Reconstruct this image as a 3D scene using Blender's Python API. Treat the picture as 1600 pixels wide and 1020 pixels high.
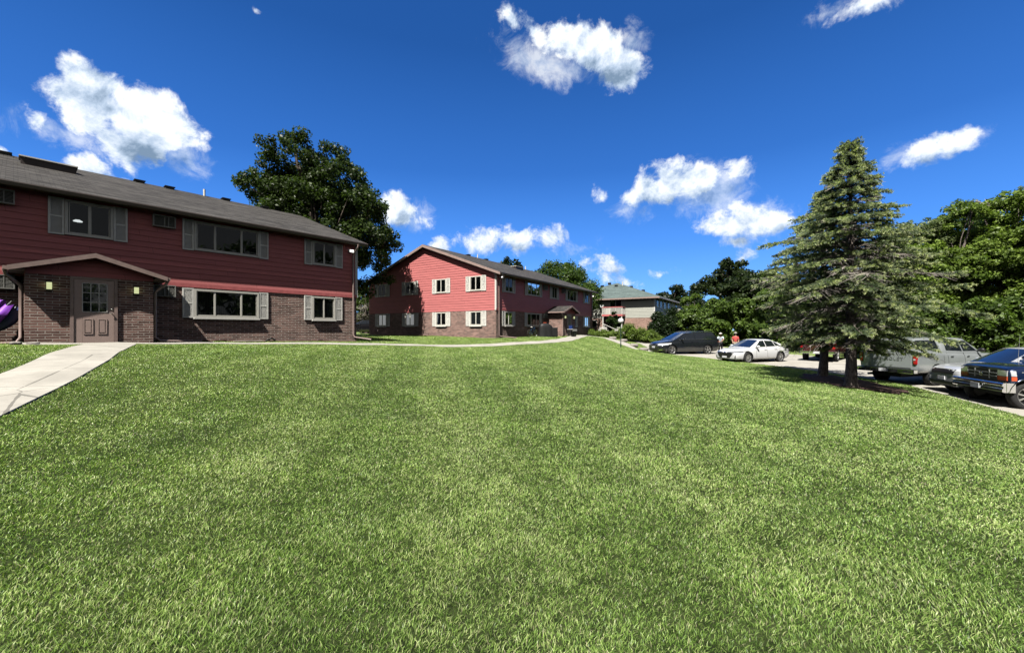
import bpy, bmesh, math, random
import numpy as np
from mathutils import Vector, Matrix
from mathutils.bvhtree import BVHTree

for o in list(bpy.data.objects):
    bpy.data.objects.remove(o)
scene = bpy.context.scene
COL = scene.collection
PI = math.pi
R = math.radians

# ------------------------------------------------------------------ camera
cam_d = bpy.data.cameras.new('camera')
cam = bpy.data.objects.new('camera', cam_d)
COL.objects.link(cam)
cam.location = (0, 0, 0)                 # eye height: everything is measured from here
cam.rotation_euler = (R(90), 0, 0)       # looking along +Y, level
cam_d.sensor_width = 36
cam_d.lens = 14.4
cam_d.shift_y = 0.0031
cam_d.clip_start = 0.05
cam_d.clip_end = 3000
scene.camera = cam

# ------------------------------------------------------------------ light
SUN_T = Vector((0.249, 0.649, -1.0)).normalized()      # the way the sunlight travels
SUN_EL = math.asin(-SUN_T.z)
SUN_AZ = math.atan2(-SUN_T.x, -SUN_T.y)                # azimuth of the sun, from +Y towards +X
sd = bpy.data.lights.new('sun', 'SUN')
sd.energy = 5.0
sd.angle = R(0.5)
sd.color = (1.0, 0.955, 0.88)
sun = bpy.data.objects.new('sun', sd)
COL.objects.link(sun)
sun.rotation_euler = SUN_T.to_track_quat('-Z', 'Y').to_euler()
sun.location = (-20, -40, 60)

scene.view_settings.view_transform = 'Standard'
scene.view_settings.look = 'None'
scene.view_settings.exposure = 0.55
scene.view_settings.gamma = 1.0
scene.cycles.max_bounces = 6
scene.cycles.diffuse_bounces = 0
scene.cycles.glossy_bounces = 3
scene.cycles.transmission_bounces = 3
scene.cycles.transparent_max_bounces = 8
scene.cycles.use_denoising = True

world = bpy.data.worlds.new('World')
scene.world = world
world.use_nodes = True
world.cycles.sampling_method = 'MANUAL'
world.cycles.sample_map_resolution = 512


class NT:
    """small helper to wire shader nodes"""
    def __init__(self, tree):
        self.t = tree
        tree.nodes.clear()

    def n(self, typ, **kw):
        nd = self.t.nodes.new(typ)
        ins = kw.pop('i', {})
        for k, v in kw.items():
            setattr(nd, k, v)
        for k, v in ins.items():
            sock = nd.inputs[k]
            if isinstance(v, bpy.types.NodeSocket):
                self.t.links.new(v, sock)
            else:
                sock.default_value = v
        return nd

    def math(self, op, a, b=None, c=None, clamp=False):
        i = {0: a}
        if b is not None:
            i[1] = b
        if c is not None:
            i[2] = c
        return self.n('ShaderNodeMath', operation=op, use_clamp=clamp, i=i).outputs[0]

    def mix(self, fac, a, b, blend='MIX'):
        nd = self.n('ShaderNodeMix', data_type='RGBA', blend_type=blend)
        for k, v in ((0, fac), (6, a), (7, b)):
            if isinstance(v, bpy.types.NodeSocket):
                self.t.links.new(v, nd.inputs[k])
            else:
                if k and len(v) == 3:
                    v = (*v, 1)
                nd.inputs[k].default_value = v
        return nd.outputs[2]

    def ramp(self, fac, stops, interp='LINEAR'):
        nd = self.n('ShaderNodeValToRGB', i={0: fac})
        cr = nd.color_ramp
        cr.interpolation = interp
        while len(cr.elements) < len(stops):
            cr.elements.new(0.5)
        for e, (p, c) in zip(cr.elements, stops):
            e.position = p
            e.color = (*c, 1) if len(c) == 3 else c
        return nd.outputs[0]

    def smooth(self, v, lo, hi):
        nd = self.n('ShaderNodeMapRange', interpolation_type='SMOOTHSTEP', i={0: v, 1: lo, 2: hi, 3: 0.0, 4: 1.0})
        return nd.outputs[0]

    def noise(self, vec, scale, detail=3, rough=0.55, dist=0.0, dim='3D'):
        return self.n('ShaderNodeTexNoise', noise_dimensions=dim,
                      i={'Vector': vec, 'Scale': scale, 'Detail': detail, 'Roughness': rough, 'Distortion': dist}).outputs[0]


def sky():
    w = NT(world.node_tree)
    st = w.n('ShaderNodeTexSky', sky_type='NISHITA')
    st.sun_disc = False
    st.sun_elevation = SUN_EL
    st.sun_rotation = SUN_AZ
    st.altitude = 300
    st.air_density = 1.0
    st.dust_density = 0.25
    st.ozone_density = 3.0
    col = w.n('ShaderNodeHueSaturation', i={'Hue': SKY_HUE, 'Saturation': SKY_SAT, 'Value': 1.0, 'Color': st.outputs[0]}).outputs[0]
    # clouds: direction in azimuth / elevation (radians)
    d = w.n('ShaderNodeTexCoord').outputs['Generated']
    nd = w.n('ShaderNodeVectorMath', operation='NORMALIZE', i={0: d}).outputs[0]
    sep = w.n('ShaderNodeSeparateXYZ', i={0: nd})
    az = w.math('ARCTAN2', sep.outputs[0], sep.outputs[1])
    el = w.math('ARCSINE', sep.outputs[2])
    ae = w.n('ShaderNodeCombineXYZ', i={0: az, 1: el}).outputs[0]
    # a gentle warp makes the outlines ragged
    elr = w.ramp(w.math('DIVIDE', el, 1.2, clamp=True), SKY_RAMP)
    col = w.mix(0.8, col, w.n('ShaderNodeVectorMath', operation='SCALE', i={0: elr, 'Scale': 1 / 0.075}).outputs[0])
    # out-of-view sky is greyed and dimmed to keep blue fill off shaded walls
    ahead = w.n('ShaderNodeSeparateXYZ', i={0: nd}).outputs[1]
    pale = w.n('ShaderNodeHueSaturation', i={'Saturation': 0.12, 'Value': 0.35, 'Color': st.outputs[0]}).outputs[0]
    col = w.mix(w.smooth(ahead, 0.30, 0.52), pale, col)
    wn = w.n('ShaderNodeTexNoise', i={'Vector': nd, 'Scale': 9.0, 'Detail': 6.0, 'Roughness': 0.6})
    wv = w.n('ShaderNodeVectorMath', operation='SUBTRACT', i={0: wn.outputs[1], 1: (0.5, 0.5, 0.5)}).outputs[0]
    wv = w.n('ShaderNodeVectorMath', operation='SCALE', i={0: wv, 'Scale': 0.075}).outputs[0]
    aw = w.n('ShaderNodeVectorMath', operation='ADD', i={0: ae, 1: wv}).outputs[0]
    aw = w.n('ShaderNodeVectorMath', operation='MULTIPLY', i={0: aw, 1: (1, 1, 0)}).outputs[0]

    def field(blobs):
        best = None
        for (px, py, sx, sy, rot) in blobs:
            ux, uy = (px - 800) / 640, (515 - py) / 640
            a0 = math.atan(ux)
            h = math.hypot(ux, 1)
            e0 = math.atan(uy / h)
            # size in pixels of the 1600 wide view -> radians at that place
            ka = 640 * h * h
            ke = 640 * h * (1 + (uy / h) ** 2)
            m = w.n('ShaderNodeMapping', vector_type='TEXTURE', i={0: aw, 'Location': (a0, e0, 0), 'Rotation': (0, 0, R(rot)),
                                                                   'Scale': (sx / ka, sy / ke, 1)}).outputs[0]
            ln = w.n('ShaderNodeVectorMath', operation='LENGTH', i={0: m}).outputs[1]
            sc = max(0.40, min(sx, sy) / 38.0)
            v = w.math('MULTIPLY_ADD', ln, -sc, sc)
            best = v if best is None else w.math('SMOOTH_MAX', best, v, 0.15)
        return best

    fb = field(CLOUDS)
    fw = field(WISPS)
    n1 = w.noise(nd, 12.0, 12, 0.66, 0.25)
    n1c = w.math('SUBTRACT', n1, 0.5)
    dens = w.smooth(w.math('MULTIPLY_ADD', n1c, 2.1, fb), 0.0, 0.46)
    n2 = w.noise(nd, 18.0, 10, 0.72, 0.6)
    dw = w.math('MULTIPLY', w.smooth(w.math('MULTIPLY_ADD', w.math('SUBTRACT', n2, 0.5), 2.2, fw), 0.0, 1.0), 0.62)
    dens = w.math('MAXIMUM', dens, dw)
    # relief: compare the noise with itself a little towards the sun
    off = w.n('ShaderNodeVectorMath', operation='ADD', i={0: nd, 1: (-0.012, 0.0, 0.022)}).outputs[0]
    n3 = w.noise(off, 12.0, 12, 0.66, 0.25)
    relief = w.math('MULTIPLY', w.math('SUBTRACT', n1, n3), 2.9)
    sh = field(SHADES)
    shd = w.math('MULTIPLY', w.smooth(w.math('MULTIPLY_ADD', n1c, 0.9, sh), -0.35, 0.75), 0.72)
    lum = w.math('SUBTRACT', w.math('ADD', 0.80, relief), shd, clamp=True)
    ccol = w.ramp(lum, [(0.0, (0.17, 0.25, 0.36)), (0.45, (0.42, 0.52, 0.66)), (0.75, (0.66, 0.73, 0.82)), (1.0, (0.86, 0.89, 0.90))])
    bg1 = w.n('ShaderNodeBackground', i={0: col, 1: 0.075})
    bg2 = w.n('ShaderNodeBackground', i={0: ccol, 1: 0.9})
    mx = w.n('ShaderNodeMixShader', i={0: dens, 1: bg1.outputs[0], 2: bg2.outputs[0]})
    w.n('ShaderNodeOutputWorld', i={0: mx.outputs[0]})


SKY_HUE, SKY_SAT = 0.5, 1.3
SKY_RAMP = [(0.0, (0.22, 0.47, 0.80)), (0.06, (0.125, 0.385, 0.92)), (0.16, (0.062, 0.245, 0.78)), (0.30, (0.026, 0.130, 0.48)), (0.50, (0.012, 0.072, 0.29)), (1.0, (0.010, 0.05, 0.20))]
# px, py, half width, half height, turn: where each billow stands in the sky
CLOUDS = [
    (125, 118, 34, 30, 0), (160, 140, 52, 40, 0), (150, 170, 70, 40, 0), (215, 150, 42, 34, 0), (250, 165, 40, 32, 0), (215, 195, 90, 42, -5), (225, 228, 55, 34, 0), (285, 215, 48, 26, -20), (100, 160, 40, 22, 0), (262, 190, 50, 36, 0), (140, 195, 60, 30, -25), (190, 232, 62, 32, -18),
    (62, 195, 20, 18, 0), (140, 268, 36, 18, -15), (195, 283, 26, 9, 0), (2, 236, 10, 8, 0),
    (795, 28, 28, 26, -50), (830, 45, 48, 24, -30), (880, 60, 46, 34, -20), (930, 70, 48, 46, -20), (975, 105, 48, 42, -20), (925, 40, 24, 20, 0),
    (1350, 8, 80, 24, 0), (400, 12, 14, 9, 0),
    (1440, 235, 40, 26, 10), (1500, 222, 44, 22, 5), (1470, 215, 20, 16, 0),
    (620, 330, 36, 32, -15), (645, 343, 24, 14, 0),
    (760, 376, 34, 18, 0), (810, 376, 52, 26, 0), (828, 358, 24, 18, 0), (865, 372, 26, 20, 0), (690, 386, 28, 12, 0),
    (985, 312, 26, 22, 20), (1035, 295, 58, 34, 8), (1085, 290, 50, 34, 0), (1050, 275, 34, 18, 0), (1150, 265, 34, 18, -20), (940, 305, 12, 18, 15),
    (1130, 345, 44, 28, -10), (1175, 338, 48, 28, 0), (1155, 318, 24, 18, 0), (1215, 345, 20, 18, 0), (1145, 375, 34, 14, 0), (1158, 396, 28, 16, 0),
    (945, 415, 50, 18, -5), (975, 440, 42, 14, -15), (1030, 427, 30, 11, 0), (920, 408, 22, 10, 0),
    (1440, 250, 30, 14, 0),
]
WISPS = [(75, 205, 55, 26, -10), (120, 225, 60, 24, -25), (300, 240, 50, 34, -30), (850, 95, 90, 45, -15), (985, 60, 40, 34, 0), (1300, 14, 60, 26, 0),
         (1395, 250, 50, 22, 20), (650, 340, 40, 28, 0), (1105, 300, 80, 50, -10), (1190, 345, 70, 36, 0), (990, 330, 40, 18, 0), (900, 385, 40, 14, 0),
         (1540, 215, 30, 16, 0)]
SHADES = [(225, 240, 75, 34, -5), (175, 172, 50, 18, -10), (950, 118, 70, 28, -15), (820, 392, 70, 14, 0), (1050, 322, 90, 16, 0), (1165, 368, 65, 16, 0),
          (940, 428, 50, 9, 0), (1450, 255, 60, 14, 0), (625, 355, 30, 14, 0), (1365, 28, 60, 14, 0), (170, 290, 60, 10, -12)]
sky()


# ------------------------------------------------------------------ helpers
def tag(o, label=None, cat=None, group=None, kind=None):
    if label:
        o['label'] = label
    if cat:
        o['category'] = cat
    if group:
        o['group'] = group
    if kind:
        o['kind'] = kind
    return o


def empty(name, loc=(0, 0, 0), rz=0.0, label=None, cat=None, group=None):
    o = bpy.data.objects.new(name, None)
    o.empty_display_size = 0.2
    COL.objects.link(o)
    o.location = loc
    o.rotation_euler = (0, 0, rz)
    return tag(o, label, cat, group)


def copy_tree(o, parent=None):
    c = o.copy()
    COL.objects.link(c)
    c.parent = parent
    if parent is not None:
        c.matrix_parent_inverse = o.matrix_parent_inverse
    for ch in list(o.children):
        copy_tree(ch, c)
    return c


class MB:
    """collects shapes and links them as one mesh object"""
    def __init__(self):
        self.v, self.f, self.m, self.mi = [], [], [], 0

    def add(self, vs, fs):
        b = len(self.v)
        self.v += [tuple(p) for p in vs]
        for f in fs:
            self.f.append(tuple(b + k for k in f))
            self.m.append(self.mi)
        return self

    def box(self, x0, x1, y0, y1, z0, z1, rot=None, about=None):
        vs = [Vector((x, y, z)) for z in (z0, z1) for y in (y0, y1) for x in (x0, x1)]
        if rot is not None:
            c = Vector(about) if about is not None else Vector(((x0 + x1) / 2, (y0 + y1) / 2, (z0 + z1) / 2))
            vs = [c + rot @ (p - c) for p in vs]
        return self.add(vs, [(0, 2, 3, 1), (4, 5, 7, 6), (0, 1, 5, 4), (2, 6, 7, 3), (0, 4, 6, 2), (1, 3, 7, 5)])

    def quad(self, a, b, c, d):
        return self.add([a, b, c, d], [(0, 1, 2, 3)])

    def prism(self, poly, d0, d1, axis='y'):
        """poly: (u, v) points; extruded from d0 to d1 along axis"""
        n = len(poly)
        mk = {'y': lambda u, v, d: (u, d, v), 'x': lambda u, v, d: (d, u, v), 'z': lambda u, v, d: (u, v, d)}[axis]
        vs = [mk(u, v, d0) for u, v in poly] + [mk(u, v, d1) for u, v in poly]
        fs = [tuple(range(n)), tuple(range(2 * n - 1, n - 1, -1))] + [(i, i + n, (i + 1) % n + n, (i + 1) % n) for i in range(n)]
        return self.add(vs, fs)

    def tube(self, pts, rad, n=8, cap=True):
        pts = [Vector(p) for p in pts]
        if not hasattr(rad, '__len__'):
            rad = [rad] * len(pts)
        vs, fs = [], []
        up = None
        for i, p in enumerate(pts):
            t = (pts[min(i + 1, len(pts) - 1)] - pts[max(i - 1, 0)])
            t = t.normalized() if t.length > 1e-9 else Vector((0, 0, 1))
            if up is None:
                up = t.orthogonal().normalized()
            else:
                up = up - t * up.dot(t)
                up = up.normalized() if up.length > 1e-6 else t.orthogonal().normalized()
            s = t.cross(up)
            for k in range(n):
                a = 2 * PI * k / n
                vs.append(p + (up * math.cos(a) + s * math.sin(a)) * rad[i])
        for i in range(len(pts) - 1):
            for k in range(n):
                a, b = i * n + k, i * n + (k + 1) % n
                fs.append((a, b, b + n, a + n))
        if cap:
            fs.append(tuple(range(n - 1, -1, -1)))
            fs.append(tuple((len(pts) - 1) * n + k for k in range(n)))
        return self.add(vs, fs)

    def lathe(self, prof, c=(0, 0, 0), n=16, axis='z', cap=False):
        """prof: (radius, height) points turned about an axis through c"""
        vs, fs = [], []
        for r_, h in prof:
            for k in range(n):
                a = 2 * PI * k / n
                u, v = r_ * math.cos(a), r_ * math.sin(a)
                vs.append({'z': (c[0] + u, c[1] + v, c[2] + h), 'y': (c[0] + u, c[1] + h, c[2] + v), 'x': (c[0] + h, c[1] + u, c[2] + v)}[axis])
        for i in range(len(prof) - 1):
            for k in range(n):
                a, b = i * n + k, i * n + (k + 1) % n
                fs.append((a, b, b + n, a + n))
        if cap:
            fs.append(tuple(range(n)))
            fs.append(tuple((len(prof) - 1) * n + k for k in range(n)))
        return self.add(vs, fs)

    def ball(self, c, r, n=12, sq=(1, 1, 1)):
        prof = [(r * math.sin(PI * i / n), -r * math.cos(PI * i / n)) for i in range(n + 1)]
        b = len(self.v)
        self.lathe(prof, (0, 0, 0), n * 2)
        for k in range(b, len(self.v)):
            p = self.v[k]
            self.v[k] = (c[0] + p[0] * sq[0], c[1] + p[1] * sq[1], c[2] + p[2] * sq[2])
        return self

    def build(self, name, mats, parent=None, smooth=None, bevel=0.0, uv=False, loc=None, recalc=True):
        me = bpy.data.meshes.new(name)
        me.from_pydata(self.v, [], self.f)
        mats = mats if isinstance(mats, (list, tuple)) else [mats]
        for m_ in mats:
            me.materials.append(m_)
        if len(mats) > 1:
            me.polygons.foreach_set('material_index', self.m)
        if recalc:
            bm = bmesh.new()
            bm.from_mesh(me)
            bmesh.ops.remove_doubles(bm, verts=bm.verts, dist=1e-5)
            bmesh.ops.recalc_face_normals(bm, faces=bm.faces)
            if bevel > 0:
                es = [e for e in bm.edges if len(e.link_faces) == 2 and e.calc_face_angle(0) > 0.5]
                bmesh.ops.bevel(bm, geom=es, offset=bevel, segments=2, affect='EDGES', profile=0.6)
            bm.to_mesh(me)
            bm.free()
        if uv:
            lay = me.uv_layers.new(name='UVMap')
            for p in me.polygons:
                nx, ny, nz = abs(p.normal.x), abs(p.normal.y), abs(p.normal.z)
                for li in p.loop_indices:
                    co = me.vertices[me.loops[li].vertex_index].co
                    if nz > 0.72:
                        lay.data[li].uv = (co.x, co.y)
                    elif uv == 'roof':
                        sl = math.sqrt(max(1e-6, 1 - nz * nz))
                        lay.data[li].uv = (co.x if ny > nx else co.y, co.z / sl)
                    elif ny >= nx:
                        lay.data[li].uv = (co.x, co.z)
                    else:
                        lay.data[li].uv = (co.y, co.z)
        if smooth is not None:
            me.polygons.foreach_set('use_smooth', [True] * len(me.polygons))
            me.set_sharp_from_angle(angle=R(smooth))
        o = bpy.data.objects.new(name, me)
        COL.objects.link(o)
        if parent is not None:
            o.parent = parent
        if loc is not None:
            o.location = loc
        return o


def np_mesh(name, verts, faces, mat_, parent=None, tint=None, smooth=False, loc=None):
    """verts (n,3) and faces (m,k) arrays -> object; tint (n,3) goes to the colour attribute 'tint'"""
    me = bpy.data.meshes.new(name)
    nv, (nf, k) = len(verts), faces.shape
    me.vertices.add(nv)
    me.vertices.foreach_set('co', np.ascontiguousarray(verts, dtype=np.float32).ravel())
    me.loops.add(nf * k)
    me.loops.foreach_set('vertex_index', np.ascontiguousarray(faces, dtype=np.int32).ravel())
    me.polygons.add(nf)
    me.polygons.foreach_set('loop_start', np.arange(0, nf * k, k, dtype=np.int32))
    me.update(calc_edges=True)
    if tint is None:
        me.polygons.foreach_set('use_smooth', np.full(nf, bool(smooth)))
    if tint is not None:
        at = me.color_attributes.new('tint', 'FLOAT_COLOR', 'POINT')
        c = np.ones((nv, 4), dtype=np.float32)
        c[:, :3] = tint
        at.data.foreach_set('color', c.ravel())
    me.materials.append(mat_)
    o = bpy.data.objects.new(name, me)
    COL.objects.link(o)
    if parent is not None:
        o.parent = parent
    if loc is not None:
        o.location = loc
    return o
# ------------------------------------------------------------------ materials
def new_mat(name):
    m = bpy.data.materials.new(name)
    m.use_nodes = True
    return m, NT(m.node_tree)


def principled(t, **i):
    b = t.n('ShaderNodeBsdfPrincipled', i=i)
    t.n('ShaderNodeOutputMaterial', i={0: b.outputs[0]})
    return b


def plain(name, col, rough=0.6, metal=0.0, var=0.12, scale=6.0, spec=0.5, coat=0.0, bump=0.0):
    m, t = new_mat(name)
    co = t.n('ShaderNodeTexCoord').outputs['Object']
    nz = t.noise(co, scale, 5, 0.6)
    a = tuple(c * (1 - var) for c in col)
    b = tuple(min(1, c * (1 + var)) for c in col)
    c = t.mix(t.smooth(nz, 0.3, 0.7), a, b)
    i = {'Base Color': c, 'Roughness': rough, 'Metallic': metal, 'Specular IOR Level': spec, 'Coat Weight': coat, 'Coat Roughness': 0.03}
    if bump:
        n2 = t.noise(co, scale * 12, 4, 0.6)
        i['Normal'] = t.n('ShaderNodeBump', i={'Strength': bump, 'Distance': 0.01, 'Height': n2}).outputs[0]
    principled(t, **i)
    return m


def brick_mat(name, c1, c2, mortar, w=0.30, h=0.083, ms=0.010):
    m, t = new_mat(name)
    uv = t.n('ShaderNodeTexCoord').outputs['UV']
    wob = t.n('ShaderNodeTexNoise', i={'Vector': uv, 'Scale': 7.0, 'Detail': 3.0})
    wv = t.n('ShaderNodeVectorMath', operation='SUBTRACT', i={0: wob.outputs[1], 1: (0.5, 0.5, 0.5)}).outputs[0]
    wv = t.n('ShaderNodeVectorMath', operation='SCALE', i={0: wv, 'Scale': 0.008}).outputs[0]
    uvw = t.n('ShaderNodeVectorMath', operation='ADD', i={0: uv, 1: wv}).outputs[0]
    br = t.n('ShaderNodeTexBrick', offset=0.5, i={'Vector': uvw, 'Color1': (0, 0, 0, 1), 'Color2': (1, 1, 1, 1), 'Mortar': (0.5, 0.5, 0.5, 1), 'Scale': 1.0,
                                             'Mortar Size': ms, 'Mortar Smooth': 0.25, 'Bias': 0.0, 'Brick Width': w, 'Row Height': h})
    body = t.ramp(br.outputs[0], [(0.0, c1), (0.35, tuple((a * 2 + b) / 3 for a, b in zip(c1, c2))), (0.75, c2), (1.0, tuple(x * 1.25 for x in c2))])
    grain = t.noise(uv, 60, 5, 0.65)
    body = t.mix(t.math('MULTIPLY', t.smooth(grain, 0.35, 0.7), 0.45), body, tuple(x * 0.45 for x in c1))
    big = t.noise(uv, 0.8, 3, 0.6)
    body = t.mix(t.math('MULTIPLY', t.smooth(big, 0.45, 0.75), 0.35), body, tuple(x * 1.5 for x in c2))
    mc = t.mix(t.smooth(t.noise(uv, 5, 4), 0.3, 0.7), tuple(x * 0.6 for x in mortar), mortar)
    col = t.mix(br.outputs[1], body, mc)
    hgt = t.math('SUBTRACT', t.math('MULTIPLY', grain, 0.25), br.outputs[1])
    bmp = t.n('ShaderNodeBump', i={'Strength': 0.8, 'Distance': 0.008, 'Height': hgt}).outputs[0]
    principled(t, **{'Base Color': col, 'Roughness': 0.85, 'Normal': bmp, 'Specular IOR Level': 0.3})
    return m


def shingle_mat(name, c1, c2):
    m, t = new_mat(name)
    uv = t.n('ShaderNodeTexCoord').outputs['UV']
    br = t.n('ShaderNodeTexBrick', offset=0.37, offset_frequency=2, i={'Vector': uv, 'Color1': (0, 0, 0, 1), 'Color2': (1, 1, 1, 1), 'Mortar': (0, 0, 0, 1), 'Scale': 1.0,
                                             'Mortar Size': 0.006, 'Mortar Smooth': 0.3, 'Brick Width': 0.26, 'Row Height': 0.14})
    g = t.noise(uv, 25, 4, 0.7)
    big = t.noise(t.n('ShaderNodeMapping', i={0: uv, 'Scale': (0.25, 1.6, 1)}).outputs[0], 1.6, 4, 0.65)
    f = t.math('ADD', t.math('MULTIPLY', br.outputs[0], 0.45), t.math('MULTIPLY', g, 0.55))
    col = t.mix(t.smooth(f, 0.2, 0.8), c1, c2)
    col = t.mix(t.math('MULTIPLY', t.smooth(big, 0.42, 0.68), 0.6), col, tuple(x * 1.7 for x in c2))
    col = t.mix(t.math('MULTIPLY', br.outputs[1], 0.7), col, tuple(x * 0.4 for x in c1))
    bmp = t.n('ShaderNodeBump', i={'Strength': 0.7, 'Distance': 0.012, 'Height': f}).outputs[0]
    principled(t, **{'Base Color': col, 'Roughness': 0.9, 'Normal': bmp, 'Specular IOR Level': 0.25})
    return m


def siding_mat(name, col):
    m, t = new_mat(name)
    co = t.n('ShaderNodeTexCoord').outputs['Object']
    st = t.noise(t.n('ShaderNodeMapping', i={0: co, 'Scale': (0.5, 0.5, 14)}).outputs[0], 2.5, 5, 0.65)
    bl = t.noise(co, 0.7, 4, 0.6)
    c = t.mix(t.smooth(st, 0.3, 0.7), tuple(x * 0.86 for x in col), tuple(min(1, x * 1.1) for x in col))
    c = t.mix(t.math('MULTIPLY', t.smooth(bl, 0.5, 0.8), 0.3), c, tuple(x * 0.8 + 0.03 for x in col))
    # every board has its own tone, a few butt joints, and dust has run down from the joints
    sp = t.n('ShaderNodeSeparateXYZ', i={0: co})
    row = t.math('FLOOR', t.math('DIVIDE', t.math('SUBTRACT', sp.outputs[2], 2.27), 0.205))
    along = t.math('ADD', sp.outputs[0], sp.outputs[1])
    rnd = t.n('ShaderNodeTexWhiteNoise', noise_dimensions='1D', i={'W': row}).outputs[0]
    seg = t.math('DIVIDE', t.math('ADD', along, t.math('MULTIPLY', rnd, 3.6)), 3.6)
    rnd2 = t.n('ShaderNodeTexWhiteNoise', noise_dimensions='2D', i={'Vector': t.n('ShaderNodeCombineXYZ', i={0: t.math('FLOOR', seg), 1: row}).outputs[0]}).outputs[0]
    c = t.mix(t.math('MULTIPLY', rnd2, 0.22), c, tuple(x * 0.62 for x in col))
    joint = t.math('LESS_THAN', t.math('FRACT', seg), 0.0035)
    c = t.mix(t.math('MULTIPLY', joint, 0.6), c, tuple(x * 0.3 for x in col))
    bmp = t.n('ShaderNodeBump', i={'Strength': 0.25, 'Distance': 0.004, 'Height': st}).outputs[0]
    principled(t, **{'Base Color': c, 'Roughness': 0.55, 'Normal': bmp, 'Specular IOR Level': 0.35})
    return m


def concrete_mat(name, col, slab=1.4, cracks=True):
    m, t = new_mat(name)
    uv = t.n('ShaderNodeTexCoord').outputs['UV']
    sp = t.n('ShaderNodeSeparateXYZ', i={0: uv})
    n1 = t.noise(uv, 1.1, 6, 0.65)
    n2 = t.noise(uv, 45, 4, 0.7)
    c = t.mix(t.smooth(n1, 0.3, 0.75), tuple(x * 0.8 for x in col), tuple(min(1, x * 1.12) for x in col))
    c = t.mix(t.math('MULTIPLY', t.smooth(n2, 0.45, 0.75), 0.35), c, tuple(x * 0.55 for x in col))
    fac = t.math('PINGPONG', sp.outputs[1], slab / 2)
    jt = t.math('LESS_THAN', fac, 0.008)
    if cracks:
        vo = t.n('ShaderNodeTexVoronoi', feature='DISTANCE_TO_EDGE', i={'Vector': t.n('ShaderNodeMapping', i={0: uv, 'Scale': (1, 1, 1)}).outputs[0], 'Scale': 0.35})
        jt = t.math('MAXIMUM', jt, t.math('LESS_THAN', t.math('ADD', vo.outputs[0], t.math('MULTIPLY', n1, 0.02)), 0.013))
    c = t.mix(t.math('MULTIPLY', jt, 0.75), c, tuple(x * 0.3 for x in col))
    bmp = t.n('ShaderNodeBump', i={'Strength': 0.3, 'Distance': 0.004, 'Height': t.math('SUBTRACT', n2, jt)}).outputs[0]
    principled(t, **{'Base Color': c, 'Roughness': 0.9, 'Normal': bmp, 'Specular IOR Level': 0.25})
    return m


def leaf_mat(name, trans=0.34, rough=0.45, spec=0.35, vary=0.25):
    m, t = new_mat(name)
    at = t.n('ShaderNodeAttribute', attribute_name='tint').outputs[0]
    pos = t.n('ShaderNodeNewGeometry').outputs['Position']
    n1 = t.noise(pos, 1.3, 3, 0.6)
    c = t.mix(1.0, at, t.ramp(n1, [(0.3, (1 - vary,) * 3), (0.7, (1 + vary, 1 + vary, 1 + vary * 0.5))]), 'MULTIPLY')
    b = t.n('ShaderNodeBsdfPrincipled', i={'Base Color': c, 'Roughness': rough, 'Specular IOR Level': spec})
    tc = t.mix(1.0, c, (1.25, 1.45, 0.6), 'MULTIPLY')
    tr = t.n('ShaderNodeBsdfTranslucent', i={0: tc})
    mx = t.n('ShaderNodeMixShader', i={0: trans, 1: b.outputs[0], 2: tr.outputs[0]})
    t.n('ShaderNodeOutputMaterial', i={0: mx.outputs[0]})
    return m


def glass_mat(name, tint=(0.25, 0.28, 0.3), refl=0.015):
    """window glass: mirrors by its fresnel, lets the room or the curtain behind it show through darkly"""
    m, t = new_mat(name)
    co = t.n('ShaderNodeTexCoord').outputs['Object']
    bmp = t.n('ShaderNodeBump', i={'Strength': 0.05, 'Distance': 0.05, 'Height': t.noise(co, 1.3, 2, 0.5)}).outputs[0]
    gl = t.n('ShaderNodeBsdfGlossy', i={'Color': (0.9, 0.93, 0.95, 1), 'Roughness': 0.015, 'Normal': bmp})
    tp = t.n('ShaderNodeBsdfTransparent', i={0: (*tint, 1)})
    fr = t.n('ShaderNodeFresnel', i={0: 1.52})
    fac = t.math('ADD', t.math('MULTIPLY', fr.outputs[0], 0.9), refl, clamp=True)
    mx = t.n('ShaderNodeMixShader', i={0: fac, 1: tp.outputs[0], 2: gl.outputs[0]})
    t.n('ShaderNodeOutputMaterial', i={0: mx.outputs[0]})
    return m


def ground_mat():
    m, t = new_mat('lawn_soil')
    pos = t.n('ShaderNodeNewGeometry').outputs['Position']
    n1 = t.noise(pos, 0.35, 5, 0.6)
    n2 = t.noise(pos, 7.0, 6, 0.7)
    n3 = t.noise(t.n('ShaderNodeMapping', i={0: pos, 'Scale': (30, 8, 30)}).outputs[0], 3, 4, 0.7)
    c = t.mix(t.smooth(n2, 0.3, 0.7), (0.15, 0.22, 0.055), (0.23, 0.31, 0.095))
    c = t.mix(t.math('MULTIPLY', t.smooth(n1, 0.35, 0.7), 0.5), c, (0.28, 0.35, 0.13))
    c = t.mix(t.math('MULTIPLY', t.smooth(n3, 0.5, 0.8), 0.45), c, (0.05, 0.085, 0.02))
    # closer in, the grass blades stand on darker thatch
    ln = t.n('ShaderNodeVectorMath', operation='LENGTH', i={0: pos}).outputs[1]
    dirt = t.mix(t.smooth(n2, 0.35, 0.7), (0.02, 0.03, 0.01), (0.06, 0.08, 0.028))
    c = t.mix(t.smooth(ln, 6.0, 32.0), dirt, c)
    bmp = t.n('ShaderNodeBump', i={'Strength': 0.6, 'Distance': 0.05, 'Height': n2}).outputs[0]
    principled(t, **{'Base Color': c, 'Roughness': 0.95, 'Normal': bmp, 'Specular IOR Level': 0.1})
    return m


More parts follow.
